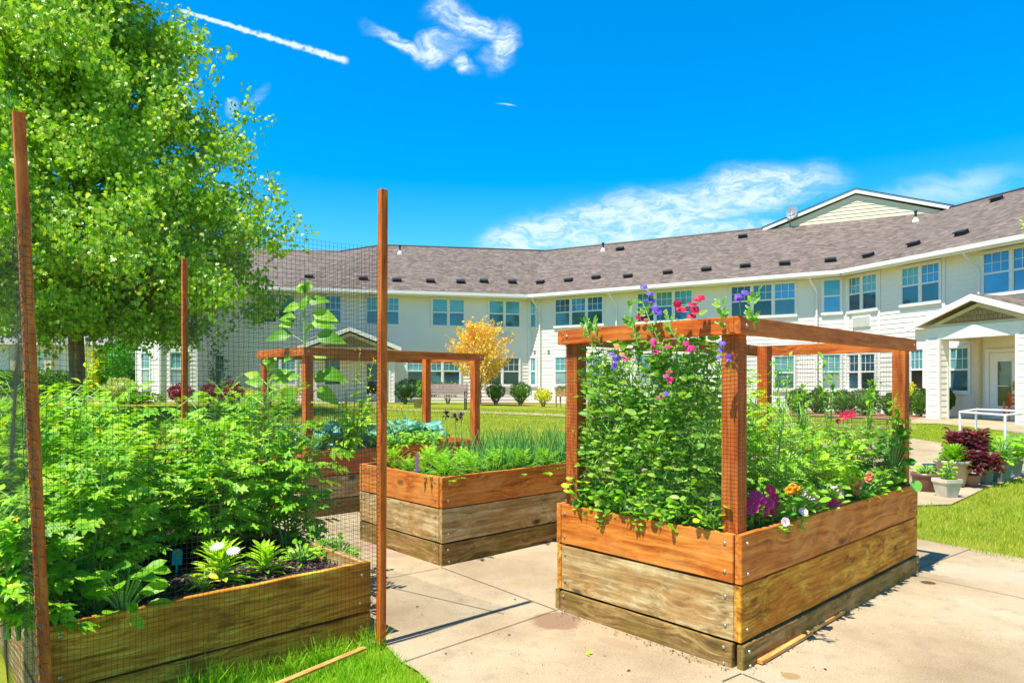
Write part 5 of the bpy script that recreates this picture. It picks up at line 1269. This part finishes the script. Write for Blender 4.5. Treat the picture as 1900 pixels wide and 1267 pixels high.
shrub('golden_shrub', 'yellow green shrub beside the porch bush', 1680, 1700, 708, 760, 23.8, L_yel, .07, 500, group='golden shrubs')
shrub('tall_shrub', 'bright yellow green shrub behind the tree trunk', 158, 196, 650, 705, 33.5, L_yel, .14, 1000, group='shrubs beyond the tree')
shrub('tall_shrub', 'dark evergreen shrub between the tree and the wing', 186, 256, 628, 722, 34, L_dark, .16, 2600, group='shrubs beyond the tree')
# hedge
e = empty('hedge', (-24, 34.2, .6), 0, 'long clipped green hedge above the dark retaining wall', 'hedge'); b = LB(); n = 9000
pos = np.c_[rng.uniform(-32, -17.9, n), 34.2+rng.uniform(-.5, .5, n), rng.uniform(.9, 2.02, n)]; pos[:, 1] = np.where(rng.rand(n) < .55, 33.72+rng.rand(n)*.12, pos[:, 1]); pos[:, 2] = np.where(pos[:, 1] > 33.9, 1.93+rng.rand(n)*.15, pos[:, 2])
b.add(SMALL, pos, rnd(n)+np.array([0, -.3, .4]), rnd(n), rng.uniform(.08, .15, n)); b.build('foliage', L_bush, e); mb = MB(); mb.box(-32, -17.9, 33.85, 34.6, .6, 1.92); mb.build('foliage_core', L_bush, e)  # the box is a solid filler core added behind the hedge leaves
# mulch strips at the foot of the building
for k_, pl in enumerate(([G(860,747), G(1040,749), G(1046,744), (.9, 35.2), G(870,741)], [G(1400,768), G(1690,780), G(1722,772), (14.1, 27.3), (9.5, 30.3)])):
    o = sheet('mulch_bed', [tuple(q)[:2] for q in pl], .012, mulchM, 1.0); tag(o, kind='structure')
# trees
def tree(nm, label, x, y, r0, hclear, levels, mt, leaf, nleaf, group=None, tpl=MAPLE, bark=barkM, limbs=26, lr=.5, low=0, vol=0):
    """levels: list of (z, radius) giving the crown's profile"""
    g_ = gz(x, y); e = empty(nm, (x, y, g_), 0, label, 'tree', group); mb = MB(); b = LB(); H = levels[-1][0]
    zs = [q[0] for q in levels]; rs = [q[1] for q in levels]
    tr_ = [Vector((x, y, g_-.1)), Vector((x+.02, y, g_+.25)), Vector((x+.05, y, g_+hclear*.5)), Vector((x, y, g_+hclear))]; tr_ += [Vector((x+.12*math.sin(i), y+.1*math.cos(i*1.3), lerp(g_+hclear, H*.92, i/7))) for i in range(1, 8)]
    mb.tube(tr_, [r0*1.5, r0*1.1, r0*.95, r0*.9]+[r0*(.8-.74*i/7) for i in range(1, 8)], 12)
    tips = []
    for k in range(limbs):
        t = (k+.5)/limbs; z0 = lerp(g_+hclear*.85, H*.86, t**1.1); a = k*2.4+rng.uniform(-.3, .3)
        zt = min(z0+rng.uniform(.12, .34)*(H-z0)+.3, H)
        if low and k < low: zt = rng.uniform(zs[0]+.4, zs[2]+1.4); z0 = g_+hclear*rng.uniform(.8, 1.3)
        rr = np.interp(zt, zs, rs)*rng.uniform(.75, 1.0)
        p0 = Vector((x, y, z0)); p1 = Vector((x+math.cos(a)*rr*.45, y+math.sin(a)*rr*.45, lerp(z0, zt, .62))); p2 = Vector((x+math.cos(a)*rr*.95, y+math.sin(a)*rr*.95, zt+.12*rr))
        q = r0*lerp(.42, .12, t); mb.tube([p0, p0.lerp(p1, .5)+Vector((0, 0, -.04*rr)), p1, p2], [q, q*.8, q*.55, q*.12], 6)
        for s in range(11):
            u = rng.uniform(.12, 1.0); c = p0.lerp(p1, u*2) if u < .5 else p1.lerp(p2, u*2-1)
            d = Vector((math.cos(a+rng.uniform(-1.4, 1.4)), math.sin(a+rng.uniform(-1.4, 1.4)), rng.uniform(.2, 1.3))).normalized(); L = lr*rng.uniform(.6, 1.5)*(.6+.5*rr/max(rs))
            tips.append((c, c+d*L)); mb.tube([c, c+d*L*.95], [q*.25, q*.05], 4, cap=False)
    if vol:
        nt_ = vol; zz = rng.uniform(zs[0]-.25, H, nt_*3); az = rng.uniform(0, 2*math.pi, nt_*3); u = rng.rand(nt_*3)**.5
        R_ = np.interp(zz, zs, rs)*(1+.15*np.sin(az*5+zz*1.3)+.12*np.sin(az*9-zz*2.1)+.08*np.sin(az*17+zz*4)); keep = rng.rand(nt_*3) < (R_/max(rs))**1.2*1.0
        px_, py_, pz_ = x+np.cos(az)*R_*u, y+np.sin(az)*R_*u, zz
        nz_ = np.sin(px_*2.6+pz_*1.1)+np.sin(py_*2.3-pz_*1.7)+np.sin(pz_*2.9+px_*1.2)+.8*np.sin(px_*5.3+py_*4.7+pz_*3.1)
        keep &= (nz_ > -.60+.8*(u > .75)) ; idx = np.where(keep)[0][:nt_]; m_ = 24
        for q in idx:
            c = np.array([px_[q], py_[q], pz_[q]]); o_ = np.array([math.cos(az[q]), math.sin(az[q]), 0]); d_ = nrm(o_*rng.uniform(.1, .9)+np.array([0, 0, rng.uniform(.2, 1.2)])+rng.normal(size=3)*.3); L = rng.uniform(.5, 1.0)
            tt = rng.rand(m_)[:, None]; hang = rng.rand(m_)[:, None]; pos = c+d_*L*tt+rng.normal(size=(m_, 3))*.10-np.array([0, 0, .22])*hang
            dr = rnd(m_)*.8+np.array([0, 0, -.9]); b.add(tpl, pos, dr, rnd(m_)*.8+np.array([0, -.3, .5]), rng.uniform(.6, 1.2, m_)*leaf)
            if q % 3 == 0: mb.tube([tuple(c-o_*.35-np.array([0, 0, .25])), tuple(c), tuple(c+d_*L*.9)], [.014, .009, .003], 3, cap=False)
    m_ = nleaf//len(tips)
    for c, d in tips:
        t = rng.uniform(.1, 1.08, m_)[:, None]; pos = np.array(c)*(1-t)+np.array(d)*t+rng.normal(size=(m_, 3))*np.array([.17, .17, .15])*lr*(1.3-t)
        dr = rnd(m_)*.9+np.array([0, 0, -.7]); b.add(tpl, pos, dr, rnd(m_)*.9+np.array([0, -.2, .6]), rng.uniform(.65, 1.25, m_)*leaf)
    mb.build('trunk', bark, e); b.build('crown', mt, e)
    return e
TY = 19.0; tx = (140-CX)/F*TY
tree('maple_tree', 'big broad green maple tree filling the upper left', tx, TY, .21, 2.6, [(2.9, 3.6), (3.6, 4.8), (4.6, 5.25), (6.0, 5.1), (7.5, 4.5), (9.2, 3.75), (11, 2.9), (13, 1.9), (15.5, .7)], L_tree, .125, 30000, limbs=70, lr=.85, low=26, vol=4700)
# the tree whose twigs enter at the right edge
tree('leafy_tree', 'tree at the right edge of which only leafy twig tips show', 13.15, 12.2, .14, 2.4, [(2.6, 2.4), (3.4, 3.4), (4.4, 3.7), (6.0, 3.5), (7.5, 3.7), (9.5, 2.6), (11, .8)], L_tree, .11, 16000, limbs=26, lr=.6)
MY = 30.5; mx = (890-CX)/F*MY
tree('japanese_maple', 'small orange and yellow Japanese maple on the far lawn', mx, MY, .055, .75, [(1.0, .7), (1.6, 1.2), (2.5, 1.4), (3.2, 1.3), (3.8, .8), (4.2, .2)], L_maple, .08, 8500, limbs=34, lr=.6, bark=trunkG)
p = P(403, 748, 24); tree('young_sapling', 'thin staked sapling in front of the red bushes', p.x, 24, .018, .5, [(.9, .25), (1.5, .42), (2.1, .35), (2.9, .1)], L_bush, .08, 260, limbs=10, lr=.25, bark=trunkG)
mb = MB(); p = P(386, 748, 23.8); mb.box(p.x-.03, p.x+.03, 23.77, 23.83, .3, 1.0); o = mb.build('wooden_stake', W_grey, bevel=.004); tag(o, 'short pale wooden stake beside the sapling', 'stake')

# bench
def at_g(px_, py_, dz=0): q = G(px_, py_); return q
BYY = 24.5; bx = (830-CX)/F*BYY; g_ = gz(bx, BYY)
be = empty('park_bench', (bx, BYY, g_), -.06, 'slatted park bench with black metal frame on the far lawn', 'bench')
bw = .74
for i in range(4):
    mb = MB(); mb.box(-bw, bw, -.30+i*.115, -.205+i*.115, .43, .46); mb.build('seat_slat', W_bench, be, local=True, bevel=.003)
for i in range(4):
    mb = MB(); y_ = .17+i*.03; z_ = .53+i*.105; mb.box(-bw, bw, y_, y_+.03, z_, z_+.085); mb.build('back_slat', W_bench, be, local=True, bevel=.003)
for s in (-1, 1):
    x_ = s*(bw-.07); mb = MB(); mb.box(x_-.02, x_+.02, -.28, -.24, 0, .66); mb.box(x_-.02, x_+.02, .14, .18, 0, .43); mb.box(x_-.021, x_+.021, -.30, .20, .39, .429); mb.box(x_-.022, x_+.022, -.30, .22, .64, .675)
    mb.tube([(x_, .16, .41), (x_, .22, .66), (x_, .30, .95)], .02, 6); mb.build('bench_frame', bmetM, be, local=True)
# flower table at the wall
q = P(1048, 748, 28); g_ = gz(q.x, 28); e = empty('planter_table', (q.x, 28, g_), -.5, 'small wooden planter box on four legs against the wall', 'planter'); mb = MB(); mb.box(-.33, .33, -.2, .2, .48, .78); mb.build('box', W_grey, e, local=True, bevel=.005)
for sx in (-1, 1):
    for sy in (-1, 1): mb = MB(); mb.box(sx*.3-.03, sx*.3+.03, sy*.21-.03, sy*.21+.03, 0, .80); mb.build('leg', W_grey, e, local=True)
b = LB(); b.add(SMALL, np.array([q.x, 28, g_+.84])+rng.uniform(-1, 1, (260, 3))*np.array([.32, .2, .09]), rnd(260)+np.array([0, 0, .6]), rnd(260), .07); o = b.build('trailing_plant', L_bush); tag(o, 'green plants growing in the small wooden planter box', 'plant')

# pots at the right
def pot(nm, label, px_, pyb, wpx, hpx, prof, m_, sq=False, rz=0, Y=None, plant=None, k=28, soilz=.93):
    """prof: (radius, height) fractions of half-width/height"""
    g = G(px_, pyb); 
    if Y: g = P(px_, pyb, Y); g.z = gz(g.x, g.y)
    r_ = wpx/2/F*g.y; h = hpx/F*g.y; e = empty(nm, (g.x, g.y, g.z+.004), rz, label, 'pot', 'plant pots on the paving at right'); mb = MB()
    mb.lathe([(a*r_, b_*h) for a, b_ in prof]+[(prof[-1][0]*r_*.9, prof[-1][1]*h), (prof[-1][0]*r_*.86, h*soilz*.9)], (0, 0, 0), 4 if sq else k, sq=False); mb.build('pot_body', m_, e, local=True, smooth=not sq)
    m2 = MB(); rs_ = prof[-1][0]*r_*.87; kk = 4 if sq else k; m2.poly([(rs_*math.cos(2*math.pi*(j+.5)/kk), rs_*math.sin(2*math.pi*(j+.5)/kk), h*soilz*.9) for j in range(kk)]); m2.build('soil', soilM, e, local=True)
    return g, r_, h
bowl = [(0, .0), (.62, 0), (.66, .05), (.86, .4), (.93, .7), (.94, .78), (1.0, .8), (1.0, 1.0)]; tap = [(0, 0), (.6, 0), (.9, .86), (.92, .86), (1, .88), (1, 1)]
g, r_, h = pot('bowl_pot', 'round dark brown glazed bowl pot at the left of the group', 1718, 911, 50, 34, bowl, potB); broad(g.x, g.y, g.z+h*.8, 60, (.05, .08), .13, .14, L_tom, 'bright leafy seedlings in the brown bowl pot', nm='potted_seedlings')
g, r_, h = pot('large_tapered_pot', 'large tan tapered clay pot in the middle', 1768, 902, 62, 48, tap, potT, Y=9.25); rosette(g.x, g.y, g.z+h*.85, 120, (.12, .24), L_tom, 'feathery dill growing in the large tan pot', tpl=FERN, nm='dill_plant', up=(.5, 3), rad=.12)
g, r_, h = pot('square_pot', 'small cream square tapered pot in front', 1757, 922, 50, 34, [(0, 0), (.66, 0), (.93, .8), (1.0, .8), (1.0, 1.0)], potC, sq=True, rz=.2); broad(g.x, g.y, g.z+h*.85, 26, (.04, .07), .12, .07, L_tom, 'small seedling in the cream square pot', nm='potted_seedling')
for px_, py_ in ((1762, 885),): q = P(px_, py_, g.y); broad(q.x, q.y, g.z+h, 26, (.05, .08), .22, .06, L_tom, 'taller herb stalk rising behind the cream pot', nm='potted_herb')
g, r_, h = pot('terracotta_bowl', 'wide terracotta bowl half behind the tan pot', 1800, 902, 34, 22, bowl, potR)
g, r_, h = pot('navy_pot', 'navy planter mostly hidden at the back left', 1733, 872, 40, 17, tap, potN, sq=True, Y=10.4)
for i, (px_, py_, w_, l_) in enumerate(((1827, 896, 33, 'left'), (1855, 893, 42, 'middle'), (1879, 884, 34, 'right'))):
    g, r_, h = pot('square_planter', f'grey green square plastic planter, the {l_} one of three', px_, py_, w_, 36-3*i, [(0, 0), (.72, 0), (.92, .82), (1, .82), (1, 1)], potG, sq=True, rz=.35)
    if i: broad(g.x, g.y, g.z+h*.8, 130, (.08, .13), .42, .26, L_tom, ['', 'green pepper plant in the middle square planter', 'green pepper plant in the right square planter'][i], nm='potted_pepper')
def lettuce(px_, py_, Y, h, rad, n, label):
    q = P(px_, py_, Y); e = empty('red_lettuce', (q.x, Y, gz(q.x, Y)+.2), 0, label, 'lettuce', 'tall red lettuce plants'); b = LB(); mb = MB(); mb.tube([(q.x, Y, .2), (q.x, Y, .25+h)], [.02, .012], 6)
    for k in range(n):
        t = k/n; a = k*2.4; b.add(RUFF[k % 4], (q.x+math.cos(a)*.04, Y+math.sin(a)*.04, .2+h*(.05+.92*t)), (math.cos(a), math.sin(a), lerp(.1, 1.3, t)), (0, 0, 1), rng.uniform(.55, .85)*rad*lerp(1, .75, t))
    mb.build('stem', stemM, e); b.build('foliage', L_red, e)
lettuce(1775, 880, 9.7, .50, .25, 70, 'tall red lettuce on the left of the pot group'); lettuce(1812, 880, 9.6, .52, .25, 74, 'tallest red lettuce in the middle of the pot group'); lettuce(1800, 895, 9.15, .26, .20, 50, 'lower red lettuce in front, drooping over the terracotta bowl'); lettuce(1838, 880, 9.3, .22, .2, 40, 'red lettuce in the left square planter')
# PVC cage
e0 = P(1781, 764, 10.9); A1 = P(1781, 764, 10.9); A2 = P(1811, 766, 12.0); B1 = P(1865, 769, 9.7); B2 = P(1899, 772, 10.6)
e = empty('pvc_cage', (A1.x, A1.y, 0), 0, 'white plastic pipe cage covered with net standing over the pots', 'frame'); zt = A1.z
def pp(a, c, nm='pipe'): mb = MB(); mb.tube([a, c], .017, 8); mb.build(nm, pvcM, e)
cs4 = [A1, A2, B2+Vector((.5, .4, 0)), B1]
cs4 = [Vector((q.x, q.y, zt)) for q in cs4]
for i in range(4): pp(cs4[i], cs4[(i+1) % 4]); pp(cs4[i], Vector((cs4[i].x, cs4[i].y, .03)), 'upright')
pp(Vector((cs4[3].x, cs4[3].y, .05)), Vector((cs4[2].x, cs4[2].y, .05)))
net('cage_net', quadnet(Vector((cs4[3].x, cs4[3].y, 0)), Vector((cs4[2].x, cs4[2].y, 0)), zt, .06, .004), 34, 34, 'fine pale net on the white pipe cage', r=.0009, seg=8, m_=pvcM, group=None)
# red bench on the porch and pot near the bench
q = FD.T(FD.at(1893)[0]+.55, 1.0, .2); e = empty('porch_chair', tuple(q), -.9, 'reddish wooden chair on the porch at the right edge', 'chair'); mb = MB()
mb.box(-.3, .3, -.25, .25, .42, .46); mb.build('seat', W_post, e, local=True); mb = MB(); [mb.box(-.3, .3, .22, .26, .55+i*.13, .64+i*.13) for i in range(3)]; mb.build('backrest', W_post, e, local=True)
for sx in (-1, 1):
    for sy in (-1, 1): mb = MB(); mb.box(sx*.28-.025, sx*.28+.025, sy*.24-.02, sy*.24+.02, 0, .95 if sy > 0 else .66); mb.build('leg', W_post, e, local=True)
g, r_, h = pot('stone_pot', 'squat pinkish grey pot left of the park bench', 775, 756, 20, 18, tap, flat('pink_grey_stone', (.42,.32,.30), .8), Y=26); 

# ------------------------------------------------------------------ grass blades and small things
def grass(name, label, poly, n, h, mt, w=1.0, lift=0):
    poly = [Vector(q[:2]) for q in poly]; xs = [q.x for q in poly]; ys_ = [q.y for q in poly]; P_ = rng.rand(int(n*3), 2)*np.array([max(xs)-min(xs), max(ys_)-min(ys_)])+np.array([min(xs), min(ys_)])
    ins = np.zeros(len(P_), bool); j = len(poly)-1
    for i in range(len(poly)):
        a, c = poly[i], poly[j]; k = (a.y > P_[:, 1]) != (c.y > P_[:, 1]); ins ^= k & (P_[:, 0] < (c.x-a.x)*(P_[:, 1]-a.y)/(c.y-a.y+1e-9)+a.x); j = i
    P_ = P_[ins][:n]; m_ = len(P_); z = np.array([gz(a, c) for a, c in P_])-.012+lift; b = LB()
    clump = 1+.35*np.sin(P_[:, 0]*9+np.sin(P_[:, 1]*7))*np.sin(P_[:, 1]*11)
    T_ = (BLADE[0]*np.array([w, 1, 1]), BLADE[1]); b.add(T_, np.c_[P_, z], np.c_[rng.normal(size=(m_, 2))*.42, np.ones(m_)], np.c_[rng.normal(size=(m_, 2)), np.zeros(m_)], rng.uniform(.5, 1.2, m_)*h*clump); o = b.build(name, mt); tag(o, label, 'grass', kind='stuff'); return o
grass('grass', 'bright green grass at the foot of the low bed and middle post', [(-2.6, 1.6), (-.3, 1.6), (-.33, 3.07), tuple(WEDGE[3]), tuple(WEDGE[2]), (-.70, 3.66), tuple(loc(P4, P4X, -.01, 0)), tuple(loc(P4, 0, -.01, 0))], 42000, .062, L_grass, 1.1)
grass('grass', 'taller weedy grass along the bottom board of the low bed', [tuple(loc(P4, .5, -.14, 0)), tuple(loc(P4, 1.52, -.10, 0)), tuple(loc(P4, 1.54, .0, 0)), tuple(loc(P4, .5, -.005, 0))], 1500, .15, L_grass, .7)
grass('grass', 'sunlit lawn grass right of the nearest bed', [(4.0, 5.1), (9, 1), (13, 6), tuple(G(1903, 884)), tuple(G(1830, 905)), tuple(G(1765, 936)), (4.45, 7.75), (3.25, 6.3), tuple(G(1704, 1001))], 110000, .055, L_lawn, 1.6)
grass('grass', 'lawn grass strip between the paving and the porch path', [tuple(G(1690, 813)), tuple(G(1746, 822)), tuple(G(1752, 836)), (9.0, 13.2), (16, 13), (13.6, 15.1), tuple(G(1905, 806)), tuple(G(1742, 787)), tuple(G(1690, 787)), tuple(G(1500, 786)), tuple(G(1500, 820))], 50000, .06, L_lawn, 2.2)
grass('grass', 'far lawn grass between the raised beds and the building', [(-9, 10.2), (-4, 10.1), (1.5, 10.5), (6.2, 15.1), (8, 17), (7, 24), (-9, 27), (-14, 22)], 110000, .065, L_lawn, 2.6)
# orange lath in the grass
a_, b_ = ray_z(518, 1268, .05), ray_z(676, 1202, .05); mb = MB(); L = (b_-a_).length+.25; mb.box(-.25, L-.25, -.016, .016, 0, .012); o = mb.build('wooden_lath', W_lath, bevel=.002); o.location = (a_.x, a_.y, .045); o.rotation_euler = (0, 0, math.atan2((b_-a_).y, (b_-a_).x)); tag(o, 'thin orange wooden lath lying in the grass in front of the low bed', 'lath')
# fallen leaf and crumbs
p = G(1092, 1217); b = LB(); b.add(OVAL, tuple(p+Vector((-.012, 0, .014))), (1, .3, .3), (0, -.6, 1), .036); b.add(OVAL, tuple(p+Vector((-.012, 0, .012))), (.6, -.8, .1), (0, 0, 1), .026); o = b.build('fallen_leaf', L_lime); tag(o, 'single curled green leaf lying on the paving', 'leaf')
b = LB(); n = 170; aa = rng.rand(n); side_ = rng.rand(n) < .6
pts = np.array([tuple(loc(P1, (-.03-abs(rng.normal())*.035) if s_ else rng.rand()*P1X, a*P1Y if s_ else (-.03-abs(rng.normal())*.02), .012)) for a, s_ in zip(aa, side_)])
b.add(T_small(.6, .1), pts, np.c_[rnd(n)[:, :2], np.zeros(n)], (0, 0, 1), rng.uniform(.006, .018, n)); o = b.build('dry_debris', chipM); tag(o, 'dry leaf crumbs and soil along the foot of the nearest bed', 'debris', kind='stuff')

# crumbs of soil and small leaves on the paving
b = LB(); n = 420; c_ = [G(900, 1110), G(1130, 1180), G(760, 1060), G(1600, 1180), G(1250, 1240)]
pts = []
for k in range(n):
    q = c_[k % 5]; pts.append((q.x+rng.normal()*.55, q.y+rng.normal()*.5, .010))
pts = np.array([q for q in pts if q[1] > 3.2 and not (0 < (Vector((q[0], q[1], 0))-P1).dot(U) < P1X and 0 < (Vector((q[0], q[1], 0))-P1).dot(VV) < P1Y)]); n = len(pts)
b.add(T_small(.6, .1), pts, np.c_[rnd(n)[:, :2], np.zeros(n)], (0, 0, 1), rng.uniform(.004, .012, n)*np.where(rng.rand(n) < .06, 2.2, 1)); o = b.build('soil_crumbs', chipM); tag(o, 'specks of soil and dry leaf bits scattered over the paving', 'debris', kind='stuff')
